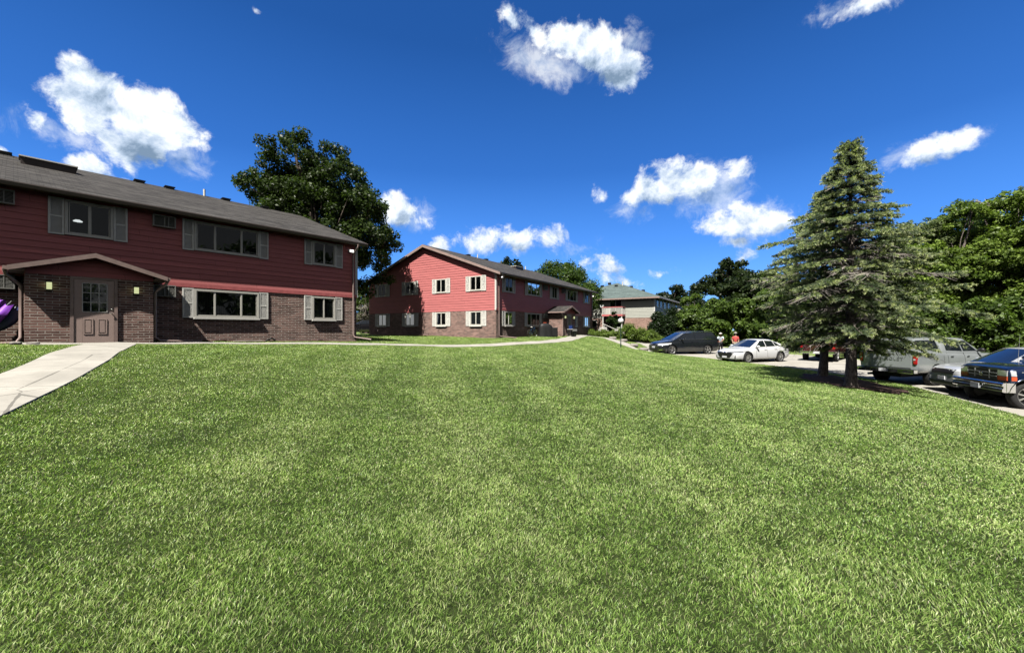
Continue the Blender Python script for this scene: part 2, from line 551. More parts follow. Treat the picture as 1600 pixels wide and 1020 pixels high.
def mulch_mat():
    m, t = new_mat('mulch')
    pos = t.n('ShaderNodeNewGeometry').outputs['Position']
    v = t.n('ShaderNodeTexVoronoi', i={'Vector': pos, 'Scale': 22.0, 'Randomness': 1.0})
    c = t.mix(v.outputs[0], (0.05, 0.028, 0.022), (0.17, 0.10, 0.08))
    c = t.mix(t.smooth(t.noise(pos, 3, 4), 0.45, 0.7), c, (0.13, 0.085, 0.07))
    bmp = t.n('ShaderNodeBump', i={'Strength': 1.0, 'Distance': 0.03, 'Height': v.outputs[0]}).outputs[0]
    principled(t, **{'Base Color': c, 'Roughness': 0.95, 'Normal': bmp})
    return m


def bark_mat(name, col):
    m, t = new_mat(name)
    co = t.n('ShaderNodeTexCoord').outputs['Object']
    mp = t.n('ShaderNodeMapping', i={0: co, 'Scale': (1, 1, 0.3)}).outputs[0]
    n1 = t.noise(mp, 22, 6, 0.7)
    n2 = t.noise(co, 3.5, 3, 0.6)
    c = t.mix(t.smooth(n1, 0.35, 0.65), tuple(x * 0.4 for x in col), tuple(min(1, x * 1.35) for x in col))
    c = t.mix(t.math('MULTIPLY', t.smooth(n2, 0.5, 0.7), 0.5), c, tuple(min(1, x * 1.7) for x in col))
    bmp = t.n('ShaderNodeBump', i={'Strength': 1.0, 'Distance': 0.025, 'Height': n1}).outputs[0]
    principled(t, **{'Base Color': c, 'Roughness': 0.9, 'Normal': bmp, 'Specular IOR Level': 0.2})
    return m


def curtain_mat(name, ca, cb, scale=26):
    m, t = new_mat(name)
    co = t.n('ShaderNodeTexCoord').outputs['Object']
    wv = t.n('ShaderNodeTexWave', wave_type='BANDS', bands_direction='X', i={'Vector': co, 'Scale': scale / 6.28, 'Distortion': 1.5, 'Detail': 2.0})
    c = t.mix(wv.outputs[1], ca, cb)
    principled(t, **{'Base Color': c, 'Roughness': 0.9})
    return m


def emis(name, col, s):
    m, t = new_mat(name)
    e = t.n('ShaderNodeEmission', i={0: (*col, 1), 1: s})
    t.n('ShaderNodeOutputMaterial', i={0: e.outputs[0]})
    return m


def paint(name, col, metal=0.35, rough=0.32, flake=0.04):
    m, t = new_mat(name)
    co = t.n('ShaderNodeTexCoord').outputs['Object']
    n1 = t.noise(co, 2.0, 4, 0.6)
    c = t.mix(t.smooth(n1, 0.3, 0.7), tuple(x * (1 - flake) for x in col), tuple(min(1, x * (1 + flake)) for x in col))
    # road dust gathers low on the body
    z = t.n('ShaderNodeSeparateXYZ', i={0: co}).outputs[2]
    low = t.math('MULTIPLY', t.math('SUBTRACT', 1.0, t.smooth(z, 0.25, 0.75)), t.math('MULTIPLY', t.smooth(n1, 0.2, 0.7), 0.35))
    c = t.mix(low, c, (0.22, 0.2, 0.17))
    bmp = t.n('ShaderNodeBump', i={'Strength': 0.02, 'Distance': 0.05, 'Height': n1}).outputs[0]
    principled(t, **{'Base Color': c, 'Roughness': rough, 'Metallic': metal, 'Coat Weight': 1.0, 'Coat Roughness': 0.04, 'Normal': bmp})
    return m


M = {}
M['brick'] = brick_mat('brown_brick', (0.125, 0.066, 0.055), (0.35, 0.20, 0.165), (0.72, 0.64, 0.56))
M['brick_far'] = brick_mat('pink_brick', (0.30, 0.16, 0.13), (0.46, 0.28, 0.22), (0.6, 0.54, 0.46), 0.25, 0.08)
M['siding'] = siding_mat('red_siding', (0.63, 0.205, 0.20))
M['band'] = plain('band_paint', (0.60, 0.17, 0.17), 0.5)
M['siding_green'] = siding_mat('sage_siding', (0.50, 0.51, 0.45))
M['shingle'] = shingle_mat('brown_shingles', (0.030, 0.028, 0.027), (0.082, 0.077, 0.072))
M['shingle_green'] = shingle_mat('green_shingles', (0.08, 0.11, 0.108), (0.135, 0.175, 0.168))
M['trim_brown'] = plain('taupe_trim', (0.38, 0.28, 0.25), 0.5)
M['trim_dark'] = plain('dark_trim', (0.06, 0.045, 0.042), 0.5)
M['soffit'] = plain('soffit_brown', (0.10, 0.07, 0.065), 0.6)
M['white'] = plain('white_vinyl', (0.78, 0.76, 0.70), 0.45, var=0.05)
M['cream'] = plain('cream_shutter', (0.88, 0.87, 0.80), 0.5, var=0.06)
M['frame'] = plain('almond_frame', (0.74, 0.72, 0.64), 0.45, var=0.05)
M['door'] = plain('taupe_door', (0.56, 0.42, 0.37), 0.45, var=0.05)
M['metal'] = plain('brushed_metal', (0.6, 0.6, 0.58), 0.3, 0.9)
M['grey_metal'] = plain('grey_galvanised', (0.42, 0.44, 0.44), 0.45, 0.4)
M['ac'] = plain('ac_panel', (0.36, 0.36, 0.33), 0.5)
M['black'] = plain('black_plastic', (0.015, 0.015, 0.017), 0.45)
M['black_matte'] = plain('black_void', (0.006, 0.006, 0.007), 0.9)
M['glass'] = glass_mat('window_glass')
M['room'] = plain('dark_room', (0.02, 0.02, 0.022), 0.9)
M['curtain'] = curtain_mat('grey_curtain', (0.16, 0.155, 0.15), (0.30, 0.29, 0.27))
M['curtain_dark'] = curtain_mat('dark_curtain', (0.05, 0.055, 0.05), (0.12, 0.13, 0.12))
M['concrete'] = concrete_mat('path_concrete', (0.50, 0.475, 0.42))
M['lot'] = concrete_mat('lot_concrete', (0.50, 0.475, 0.42), 6.0)
M['ground'] = ground_mat()
M['mulch'] = mulch_mat()
M['leaf'] = leaf_mat('leaves')
M['needle'] = leaf_mat('needles', 0.36, 0.55, 0.3, 0.2)
M['grass'] = leaf_mat('grass_blades', 0.32, 0.38, 0.45, 0.18)
M['bark'] = bark_mat('grey_bark', (0.17, 0.14, 0.115))
M['bark_pale'] = bark_mat('pale_bark', (0.27, 0.23, 0.20))
M['twig'] = plain('dead_twigs', (0.42, 0.38, 0.34), 0.9)
M['tyre'] = plain('tyre_rubber', (0.025, 0.025, 0.026), 0.8, var=0.3, scale=20)
M['rim'] = plain('alloy_rim', (0.62, 0.62, 0.62), 0.28, 0.85, var=0.08)
M['chrome'] = plain('chrome', (0.75, 0.76, 0.78), 0.1, 1.0, var=0.03)
M['lens'] = plain('lamp_lens', (0.72, 0.75, 0.78), 0.08, 0.2, coat=1.0)
M['lens_red'] = plain('red_lens', (0.50, 0.012, 0.015), 0.12, coat=1.0)
M['lens_orange'] = plain('orange_lens', (0.75, 0.13, 0.05), 0.12, coat=1.0)
M['car_glass'] = plain('tinted_glass', (0.012, 0.016, 0.022), 0.03, 0.0, spec=1.0, coat=1.0)
M['plate'] = plain('licence_plate', (0.8, 0.82, 0.84), 0.4)
M['lamp_lit'] = emis('lit_lamp', (0.80, 0.85, 0.45), 0.55)
M['lamp_lit_cool'] = emis('lit_flood_lamp', (1.0, 0.97, 0.9), 2.0)
M['stone'] = plain('field_stone', (0.33, 0.30, 0.27), 0.9, var=0.3, bump=0.6)
M['blind'] = curtain_mat('pale_blind', (0.40, 0.39, 0.36), (0.52, 0.51, 0.48), 60)
# ------------------------------------------------------------------ terrain
CP = np.array([
    (0, 0, -1.62), (0, 3, -1.60), (-4, 3, -1.46), (-7.1, 5.6, -1.15), (-8.2, 7.9, -.83), (-9.8, 7.7, -.76), (-11.8, 12.8, -.48), (-13.5, 13.2, -.43),
    (-17, 9, -.42), (-11.2, 10.4, -.52), (-11.2, 16.8, -.53), (-8.2, 21.7, -.62), (-5, 6, -1.28), (4, 3, -1.65), (-2.3, 24.3, -.95), (.7, 26, -.87),
    (-1.23, 31.5, -.68), (4.0, 36.5, -.66), (9.2, 47.8, -.68), (-13.8, 39.5, -.52), (5.2, 35.5, -.74), (8.5, 43, -.70), (9.4, 40, -.86), (9.6, 36.5, -1.12),
    (10.3, 33, -1.6), (8, 30, -1.31), (4, 22, -1.28), (0, 12, -1.36), (5, 12, -1.58), (10, 11, -1.9), (12.5, 9, -2.15), (11, 4, -2.05), (11.7, 14.2, -2.0),
    (13.3, 17.5, -2.02), (14.3, 15.2, -2.12), (13, 21, -1.98), (11.5, 26, -1.78), (10.4, 29.5, -1.66), (7, 24, -1.48), (-20, 4, -.5), (-26, -4, -.7), (0, -12, -1.85),
    (20, -14, -2.3), (-20, -16, -1.0), (0, 70, -.7), (-40, 50, -.5), (20, 50, -1.0), (20, 60, -.7), (60, 60, -1.5), (-60, 10, -.6), (60, 0, -2.2), (0, -60, -2.2),
    (12.2, 41, -1.3), (14, 46, -1.15), (-22, 28, -.55), (30, 25, -2.0), (26, 40, -1.5)], dtype=float)


def _tps(r2):
    return 0.5 * r2 * np.log(r2 + 1e-9)


_P = CP[:, :2] / 20
_n = len(CP)
_A = np.zeros((_n + 3, _n + 3))
_A[:_n, :_n] = _tps(((_P[:, None] - _P[None]) ** 2).sum(-1)) + np.eye(_n) * 0.0004
_A[:_n, _n] = 1
_A[:_n, _n + 1:] = _P
_A[_n, :_n] = 1
_A[_n + 1:, :_n] = _P.T
_W = np.linalg.solve(_A, np.concatenate([CP[:, 2], [0, 0, 0]]))

EDGE = np.array([(-60, 9), (-20, 8.5), (-8, 10), (0, 11), (7, 12.2), (10.4, 13.1), (12.9, 14.1), (16.2, 15.45), (17.9, 15.3), (20, 15.1), (22, 14.7), (24.5, 13.9),
                 (28, 12.7), (30.4, 11.6), (32, 10.9), (34.2, 11.0), (37, 12.2), (41, 12.8), (45, 12.8)], float)
REDGE = np.array([(-60, 36), (-20, 33), (0, 31), (15, 27.5), (29, 22.6), (36, 20.5), (45, 18)], float)
LOT_END = 45.0


def edge_x(y):
    return np.interp(y, EDGE[:, 0], EDGE[:, 1])


def redge_x(y):
    return np.interp(y, REDGE[:, 0], REDGE[:, 1])


def lot_z(x, y):
    return -2.25 + 0.02 * (y - 12) - 0.008 * (x - 14) + 0.03 * np.clip(y - 34, 0, 20)


def sstep(v, a, b):
    t = np.clip((v - a) / (b - a), 0, 1)
    return t * t * (3 - 2 * t)


def lawn_z(x, y):
    x, y = np.asarray(x, float), np.asarray(y, float)
    p = np.stack([x, y], -1) / 20
    sh = p.shape[:-1]
    p = p.reshape(-1, 2)
    out = np.empty(len(p))
    for s in range(0, len(p), 20000):
        q = p[s:s + 20000]
        out[s:s + 20000] = _tps(((q[:, None] - _P[None]) ** 2).sum(-1)) @ _W[:_n] + _W[_n] + q @ _W[_n + 1:]
    z = out.reshape(sh)
    rr = np.hypot(x, y)
    z = np.clip(z, -2.5, -0.25)
    z = z * (1 - sstep(rr, 60, 110)) + -1.0 * sstep(rr, 60, 110)
    z = z + 0.018 * np.sin(x * 1.7 + np.sin(y * 0.9)) * np.cos(y * 1.3 + 0.5 * np.sin(x)) * sstep(rr, 1, 6)
    return z


def ground_z(x, y):
    x, y = np.asarray(x, float), np.asarray(y, float)
    z = lawn_z(x, y)
    e, r = edge_x(y), redge_x(y)
    d = np.maximum(np.maximum(e - x, x - r), y - LOT_END)      # > 0 outside the lot
    k = 1 - sstep(d, 0.0, 1.6)
    return z * (1 - k) + (lot_z(x, y) + 0.045) * k


def gz(x, y):
    return float(ground_z(np.array([x]), np.array([y]))[0])


def build_ground():
    ys = np.concatenate([np.array([-200, -150, -110, -80, -60, -45, -34, -26, -20, -15, -11, -8, -6, -4.5, -3]), np.arange(-2, 52, 0.4),
                         np.array([LOT_END - 0.02, LOT_END + 0.02]), np.array([52, 54, 57, 61, 66, 73, 82, 94, 110, 140, 190, 270, 400])])
    ys = np.unique(ys)
    left = np.concatenate([np.arange(0, 34, 0.4), np.array([34, 36, 39, 43, 48, 55, 65, 80, 105, 150, 220, 330])])[::-1]
    right = np.array([0, 0.5, 1.2, 2, 3, 4.5, 6, 8, 11, 15, 20, 28, 40, 60, 90, 140, 220, 330])
    rows = []
    for y in ys:
        e, r = float(edge_x(y)), float(redge_x(y))
        xs = np.concatenate([e - left, [e + 0.03], np.linspace(e + 0.5, r - 0.5, 14), [r - 0.03], r + right])
        z = ground_z(xs, np.full_like(xs, y))
        ins = (xs > e + 0.01) & (xs < r - 0.01) & (y < LOT_END)
        z = np.where(ins, lot_z(xs, y) - 0.06, z)
        rows.append(np.stack([xs, np.full_like(xs, y), z], -1))
    V = np.array(rows)
    a, b = V.shape[:2]
    idx = np.arange(a * b).reshape(a, b)
    F = np.stack([idx[:-1, :-1], idx[:-1, 1:], idx[1:, 1:], idx[1:, :-1]], -1).reshape(-1, 4)
    o = np_mesh('lawn', V.reshape(-1, 3), F, M['ground'], smooth=True)
    tag(o, kind='structure')


def build_lot():
    ys = np.arange(-50, LOT_END + 0.01, 0.5)
    rows, uvs = [], []
    rng = np.random.default_rng(5)
    for y in ys:
        e, r = float(edge_x(y)), float(redge_x(y))
        xs = np.linspace(e, r, 34)
        xs[0] += rng.uniform(-0.03, 0.03)
        rows.append(np.stack([xs, np.full_like(xs, y), lot_z(xs, np.full_like(xs, y)) + 0.004], -1))
    V = np.array(rows)
    a, b = V.shape[:2]
    idx = np.arange(a * b).reshape(a, b)
    F = np.stack([idx[:-1, :-1], idx[:-1, 1:], idx[1:, 1:], idx[1:, :-1]], -1).reshape(-1, 4)
    o = np_mesh('parking_lot', V.reshape(-1, 3), F, M['lot'], smooth=True)
    lay = o.data.uv_layers.new(name='UVMap')
    vi = np.zeros(len(o.data.loops), dtype=np.int32)
    o.data.loops.foreach_get('vertex_index', vi)
    lay.data.foreach_set('uv', V.reshape(-1, 3)[vi][:, :2].astype(np.float32).ravel())
    tag(o, kind='structure')


def catmull(pts, step=0.3):
    P = [np.array(p, float) for p in pts]
    P = [2 * P[0] - P[1]] + P + [2 * P[-1] - P[-2]]
    out = []
    for i in range(1, len(P) - 2):
        n = max(2, int(np.linalg.norm(P[i + 1] - P[i]) / step))
        for k in range(n):
            t = k / n
            out.append(0.5 * ((2 * P[i]) + (-P[i - 1] + P[i + 1]) * t + (2 * P[i - 1] - 5 * P[i] + 4 * P[i + 1] - P[i + 2]) * t * t + (-P[i - 1] + 3 * P[i] - 3 * P[i + 1] + P[i + 2]) * t ** 3))
    out.append(P[-2])
    return np.array(out)


PATHS = []


def path(name, pts, w, lift=0.03):
    C_ = catmull(pts)
    PATHS.append((C_, w))
    T = np.gradient(C_, axis=0)
    T /= np.linalg.norm(T, axis=1)[:, None]
    N = np.stack([T[:, 1], -T[:, 0]], -1)
    s = np.concatenate([[0], np.cumsum(np.linalg.norm(np.diff(C_, axis=0), axis=1))])
    V, UV = [], []
    offs = [(-.5, -.1), (-.5, 0), (-.25, 0), (0, 0), (.25, 0), (.5, 0), (.5, -.1)]
    for i in range(len(C_)):
        for o_, dz in offs:
            p = C_[i] + N[i] * o_ * w
            V.append((p[0], p[1], dz))
            UV.append((o_ * w, s[i]))
    V = np.array(V)
    V[:, 2] += ground_z(V[:, 0], V[:, 1]) + lift
    k = len(offs)
    idx = np.arange(len(V)).reshape(-1, k)
    F = np.stack([idx[:-1, :-1], idx[:-1, 1:], idx[1:, 1:], idx[1:, :-1]], -1).reshape(-1, 4)
    o = np_mesh(name, V, F, M['concrete'], smooth=False)
    lay = o.data.uv_layers.new(name='UVMap')
    vi = np.zeros(len(o.data.loops), dtype=np.int32)
    o.data.loops.foreach_get('vertex_index', vi)
    lay.data.foreach_set('uv', np.array(UV, np.float32)[vi].ravel())
    tag(o, kind='structure')
    return o


O1, A1 = np.array([-14.473, 14.035]), math.atan2(.773, .635)      # front wall of the near building, at its door
O2, A2 = np.array([4.08, 39.79]), math.atan2(.842, .539)         # front wall of the second building, at its door
O3, A3 = np.array([19.5, 56.0]), math.atan2(-.539, .842)         # right corner of the green-roofed building


def loc2w(O, A, x, y):
    return (O[0] + x * math.cos(A) - y * math.sin(A), O[1] + x * math.sin(A) + y * math.cos(A))


build_ground()
build_lot()
path('entrance_sidewalk', [loc2w(O1, A1, 0.0, -1.5), (-12.25, 12.5), (-10.6, 10.3), (-8.65, 7.6), (-7.5, 5.45), (-6.2, 3.3), (-4.5, 0.5), (-3, -4)], 1.15, 0.028)
path('porch_slab', [loc2w(O1, A1, -1.5, -1.75), loc2w(O1, A1, 0, -1.75), loc2w(O1, A1, 1.5, -1.75)], 0.95, 0.022)
path('sidewalk', [loc2w(O1, A1, 1.5, -1.7), loc2w(O1, A1, 3.4, -1.7), (-9.2, 17.6), (-6, 20.6), (-2.3, 24.0), (.9, 26.4), (3.2, 30.2), (5.1, 35.3), (6.4, 39.3), (7.6, 42.3), (8.7, 42.6),
                  (9.3, 40.2), (9.5, 37), (10.1, 34.2), (11.0, 32.2)], 1.3, 0.025)


def mulch_bed():
    rng = np.random.default_rng(3)
    n, rings = 64, 12
    V, F = [], []
    for i in range(rings + 1):
        for k in range(n):
            a = 2 * PI * k / n
            q = (1 + 0.10 * math.sin(3 * a + 1) + 0.06 * math.sin(7 * a) + 0.04 * math.sin(13 * a + 2)) * i / rings
            u, v = 2.9 * q * math.cos(a), 1.3 * q * math.sin(a)
            x, y = 12.9 + u * .35 + v * .94, 15.9 + u * .94 - v * .35
            V.append((x, y, 0.022 + 0.03 * (1 - (i / rings) ** 2) + rng.uniform(0, 0.012)))
    V = np.array(V)
    V[:, 2] += ground_z(V[:, 0], V[:, 1])
    for i in range(rings):
        for k in range(n):
            F.append((i * n + k, i * n + (k + 1) % n, (i + 1) * n + (k + 1) % n, (i + 1) * n + k))
    tag(np_mesh('mulch_bed', V, np.array(F), M['mulch'], smooth=False), kind='structure')


mulch_bed()


# ------------------------------------------------------------------ grass blades
def in_building(x, y, O, A, x0, x1, y0, y1):
    c, s = math.cos(A), math.sin(A)
    u = (x - O[0]) * c + (y - O[1]) * s
    v = -(x - O[0]) * s + (y - O[1]) * c
    return (u > x0) & (u < x1) & (v > y0) & (v < y1)


def build_grass():
    rng = np.random.default_rng(11)
    D0, DMAX, EXP = 3.2, 44.0, 1.55
    RHO = 14000.0 * GRASS
    # radial sampling: density falls with distance from the viewing spot
    dr = np.linspace(0.5, DMAX, 600)
    rho = RHO * np.where(dr < D0, 1.0, (D0 / dr) ** EXP)
    half = R(58)
    cdf = np.cumsum(rho * dr) * (dr[1] - dr[0]) * 2 * half
    N = int(cdf[-1])
    r = np.interp(rng.random(N) * cdf[-1], cdf, dr)
    a = rng.uniform(-half, half, N)
    # a little further round on both sides near the viewer
    extra = rng.random(N) < 0.36
    m_ = extra & (r < 14)
    r2, a2 = r[m_], rng.uniform(half, R(84), m_.sum()) * np.where(rng.random(m_.sum()) < .5, -1, 1)
    r, a = np.concatenate([r, r2]), np.concatenate([a, a2])
    N = len(r)
    x, y = r * np.sin(a), r * np.cos(a) - 0.3
    keep = (x < edge_x(y) + rng.normal(0.02, 0.05, N)) | (y > LOT_END)
    keep &= ~in_building(x, y, O1, A1, -10.0, 9.95, -0.02, 15)
    keep &= ~in_building(x, y, O1, A1, -1.5, 1.5, -1.36, 0.1)
    keep &= ~in_building(x, y, O2, A2, -9.9, 9.9, -0.02, 15)
    keep &= ~in_building(x, y, O2, A2, -1.5, 1.5, -1.65, 0.1)
    for C_, w in PATHS:
        near = np.full(N, 9.0)
        lo, hi = C_.min(0) - 1, C_.max(0) + 1
        bb = (x > lo[0]) & (x < hi[0]) & (y > lo[1]) & (y < hi[1])
        ii = np.nonzero(bb)[0]
        for s in range(0, len(ii), 20000):
            j = ii[s:s + 20000]
            p = np.stack([x[j], y[j]], -1)[:, None]
            A_, B_ = C_[None, :-1], C_[None, 1:]
            t = np.clip(((p - A_) * (B_ - A_)).sum(-1) / ((B_ - A_) ** 2).sum(-1), 0, 1)
            near[j] = np.sqrt((((A_ + (B_ - A_) * t[..., None]) - p) ** 2).sum(-1)).min(1)
        keep &= near > w / 2 - 0.035 + rng.normal(0, 0.035, N)
    u = (x - 12.9) * .35 + (y - 15.9) * .94
    v = (x - 12.9) * .94 - (y - 15.9) * .35
    keep &= ((u / 2.9) ** 2 + (v / 1.3) ** 2 > 0.93 + rng.normal(0, 0.06, N)) | (rng.random(N) < 0.02)
    x, y, r = x[keep], y[keep], r[keep]
    N = len(x)
    z = ground_z(x, y)

    def fbm(px, py, s, seed):
        q = np.random.default_rng(seed)
        out = np.zeros_like(px)
        for k in range(5):
            f = s * 1.8 ** k
            a_, b_ = q.uniform(0, 2 * PI, 2)
            th = q.uniform(0, PI)
            wx = px * math.cos(th) + py * math.sin(th)
            wy = -px * math.sin(th) + py * math.cos(th)
            out += np.sin(wx * f + a_ + 1.3 * np.sin(wy * f * 0.7 + b_)) * np.cos(wy * f * 1.1 + b_) / 1.5 ** k
        return out / 2.2

    big = fbm(x, y, 0.55, 1)
    mid = fbm(x, y, 2.2, 2)
    small = fbm(x, y, 9.0, 3)
    mow = np.tanh(2.5 * np.sin((x * 0.97 + y * 0.22) * 2 * PI / 2.3 + 0.4 * np.sin(y * 0.3)))
    h = rng.uniform(0.018, 0.034, N) * (1 + 0.15 * mid + 0.12 * small)
    w = rng.uniform(0.0027, 0.0043, N) * np.maximum(1.0, (r / 3.0)) ** 0.85
    h = h * (1 + np.clip(r - 14, 0, 30) * 0.01)
    ang = rng.uniform(0, 2 * PI, N)
    # neighbouring blades bend roughly the same way: tufts and swirls
    fl = 2.5 * fbm(x, y, 3.0, 7) + 2 * fbm(x, y, 12.0, 9)
    ang2 = np.where(rng.random(N) < 0.38, fl + rng.normal(0, 0.8, N), rng.uniform(0, 2 * PI, N))
    lean = h * rng.uniform(0.25, 1.1, N)
    dx, dy = np.cos(ang2) * lean, np.sin(ang2) * lean
    wx, wy = np.cos(ang) * w / 2, np.sin(ang) * w / 2
    B = np.stack([x, y, z - 0.004], -1)
    W = np.stack([wx, wy, np.zeros(N)], -1)
    L = np.stack([dx, dy, np.zeros(N)], -1)
    H = np.zeros((N, 3))
    H[:, 2] = h
    V = np.stack([B - W, B + W, B + H * 0.55 + L * 0.3 + W * 0.9, B + H * 0.55 + L * 0.3 - W * 0.9, B + H * 0.92 + L], 1).reshape(-1, 3)
    i0 = (np.arange(N) * 5)[:, None]
    F = np.concatenate([i0 + np.array([[0, 1, 2]]), i0 + np.array([[0, 2, 3]]), i0 + np.array([[3, 2, 4]])], 0)
    # colour: from deep green to pale straw tips
    g = rng.random(N)
    t = np.clip(0.42 + 0.15 * big + 0.12 * mid + 0.12 * small + 0.085 * mow + rng.normal(0, 0.32, N), 0, 1)[:, None]
    dk, md, lt = np.array([0.10, 0.195, 0.034]), np.array([0.345, 0.54, 0.125]), np.array([0.74, 0.86, 0.38])
    c = np.where(t < 0.5, dk + (md - dk) * t * 2, md + (lt - md) * (t - 0.5) * 2)
    straw = (g > 0.955)[:, None]
    c = np.where(straw, np.array([0.60, 0.57, 0.36]) * rng.uniform(0.6, 1.1, (N, 1)), c)
    # dark clumps here and there
    dkc = (fbm(x, y, 1.3, 21) > 0.93)[:, None]
    c = np.where(dkc, c * 0.55, c)
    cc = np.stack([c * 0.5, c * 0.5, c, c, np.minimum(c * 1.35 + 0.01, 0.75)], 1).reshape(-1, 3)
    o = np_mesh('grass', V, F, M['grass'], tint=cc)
    tag(o, 'short mown green grass covering the open lawn', 'grass', kind='stuff')


GRASS = 1.0
build_grass()
# ------------------------------------------------------------------ apartment buildings
HL, DEP = 9.85, 14.9            # half length and depth of the two red buildings
ZB, ZS = 2.13, 4.90             # top of the brick, underside of the eaves


def gable_limits(z, ze, zr, over, dep):
    k = (zr - ze) / (dep / 2 + over)
    y0 = (z - ze) / k - over
    return max(0.0, y0), min(dep, dep - y0)


def siding_rows(mb, z0, z1, row, P, lim):
    """lapped boards: P(u, z, out) gives the point, lim(z) the left and right ends"""
    z = z0
    while z < z1 - 0.02:
        zb = min(z + row, z1)
        a0, a1 = lim(z)
        b0, b1 = lim(zb)
        if a1 - a0 < 0.05:
            break
        if b1 - b0 < 0.0:
            b0 = b1 = (b0 + b1) / 2
        mb.quad(P(a0, z, .026), P(a1, z, .026), P(b1, zb, .004), P(b0, zb, .004))
        mb.quad(P(a0, z, 0), P(a1, z, 0), P(a1, z, .026), P(a0, z, .026))
        z = zb
    return mb


def shutter_mesh(w, h):
    mb = MB()
    s = 0.055
    mb.box(-w / 2, -w / 2 + s, -.045, 0, 0, h)
    mb.box(w / 2 - s, w / 2, -.045, 0, 0, h)
    for z in (0, h * 0.47, h - s):
        mb.box(-w / 2 + s, w / 2 - s, -.043, -.002, z, z + s)
    mb.box(-w / 2 + s, w / 2 - s, -.012, -.004, s, h - s)
    z = s + 0.012
    while z < h - s - 0.02:
        if not (h * 0.47 - 0.03 < z < h * 0.47 + s):
            mb.quad((-w / 2 + s, -.038, z), (w / 2 - s, -.038, z), (w / 2 - s, -.014, z + .028), (-w / 2 + s, -.014, z + .028))
        z += 0.036
    return mb


PROTO = {}


def make_window(key, parent, w, h, cuts, sh, behind, sill):
    """w, h: outer size of the frame; cuts: where the mullions stand (0..1); sh: shutter width"""
    if key in PROTO:
        return copy_tree(PROTO[key], parent)
    mb = MB()
    t, d = 0.075, 0.085
    mb.box(-w / 2, w / 2, -d, 0, h - t, h)
    mb.box(-w / 2, w / 2, -d, 0, 0, t)
    mb.box(-w / 2, -w / 2 + t, -d, 0, t, h - t)
    mb.box(w / 2 - t, w / 2, -d, 0, t, h - t)
    iw = w - 2 * t
    for c in cuts:
        x = -iw / 2 + c * iw
        mb.box(x - .022, x + .022, -.068, -.03, t, h - t)
    xs = [-iw / 2] + [-iw / 2 + c * iw for c in cuts] + [iw / 2]
    for i in range(len(xs) - 1):
        a, b = xs[i] + .022, xs[i + 1] - .022
        yy = -.062 if i % 2 == 0 else -.052
        for z in (t, h - t - .03):
            mb.box(a, b, yy, -.031, z, z + .03)
        mb.box(a - .001, a + .018, yy - .001, -.031, t + .03, h - t - .03)
        mb.box(b - .018, b + .001, yy - .001, -.031, t + .03, h - t - .03)
    win = mb.build('window', M['frame'], parent)
    MB().quad((-iw / 2, -.045, t), (iw / 2, -.045, t), (iw / 2, -.045, h - t), (-iw / 2, -.045, h - t)).build('pane', M['glass'], win)
    MB().quad((-iw / 2, -.029, t), (iw / 2, -.029, t), (iw / 2, -.029, h - t), (-iw / 2, -.029, h - t)).build('curtain', behind, win)  # curtains in some windows; elsewhere dark colour stands in for the unlit room
    for s_ in (-1, 1):
        shutter_mesh(sh, h + .04).build('shutter', M['cream'], win, loc=(s_ * (w / 2 + sh / 2 + .008), -.027, -.02))
    if sill:
        MB().box(-w / 2 - .02, w / 2 + .02, -.15, -.0, -.075, -.001).build('sill', M['white'], win, bevel=.008)
    PROTO[key] = win
    return win


def make_ac(parent, loc, rz=0.0):
    if 'ac' in PROTO:
        o = copy_tree(PROTO['ac'], parent)
    else:
        w, h, d = .66, .43, .2
        mb = MB()
        mb.box(-w / 2, w / 2, -d, 0, h - .03, h)
        mb.box(-w / 2, w / 2, -d, 0, 0, .03)
        mb.box(-w / 2, -w / 2 + .03, -d, 0, .03, h - .03)
        mb.box(w / 2 - .03, w / 2, -d, 0, .03, h - .03)
        mb.box(-.012, .012, -d + .01, 0, .03, h - .03)
        mb.box(w * .16, w * .19, -d + .008, 0, .03, h - .03)
        for k in range(9):
            z = .05 + k * .04
            mb.quad((-w / 2 + .03, -d + .012, z), (w / 2 - .03, -d + .012, z), (w / 2 - .03, -d + .04, z + .018), (-w / 2 + .03, -d + .04, z + .018))
        o = mb.build('air_conditioner', M['ac'], parent)
        MB().quad((-w / 2 + .03, -.08, .03), (w / 2 - .03, -.08, .03), (w / 2 - .03, -.08, h - .03), (-w / 2 + .03, -.08, h - .03)).build('coil', M['black'], o)
        PROTO['ac'] = o
    o.location = loc
    o.rotation_euler = (0, 0, rz)
    return o


def downspout(parent, pts, r=.045):
    mb = MB()
    mb.tube(pts, r, 6)
    return mb.build('downspout', M['trim_brown'], parent, smooth=60)


def flood_light(parent, x, y, z, side=1):
    mb = MB()
    mb.box(x - .06, x + .06, y - .04, y, z - .06, z + .06)
    mb.tube([(x, y - .03, z), (x, y - .14, z - .03)], .018, 6)
    mb.prism([(-.10, -.07), (.10, -.07), (.07, .05), (-.07, .05)], y - .27, y - .12)
    b = len(mb.v) - 8
    for k in range(b, b + 8):
        p = mb.v[k]
        mb.v[k] = (p[0] + x, p[1], p[2] + z - .04)
    o = mb.build('flood_light', M['white'], parent)
    MB().box(x - .10, x + .10, y - .285, y - .27, z - .11, z + .01).build('lens', M['lamp_lit_cool'], o)
    return o


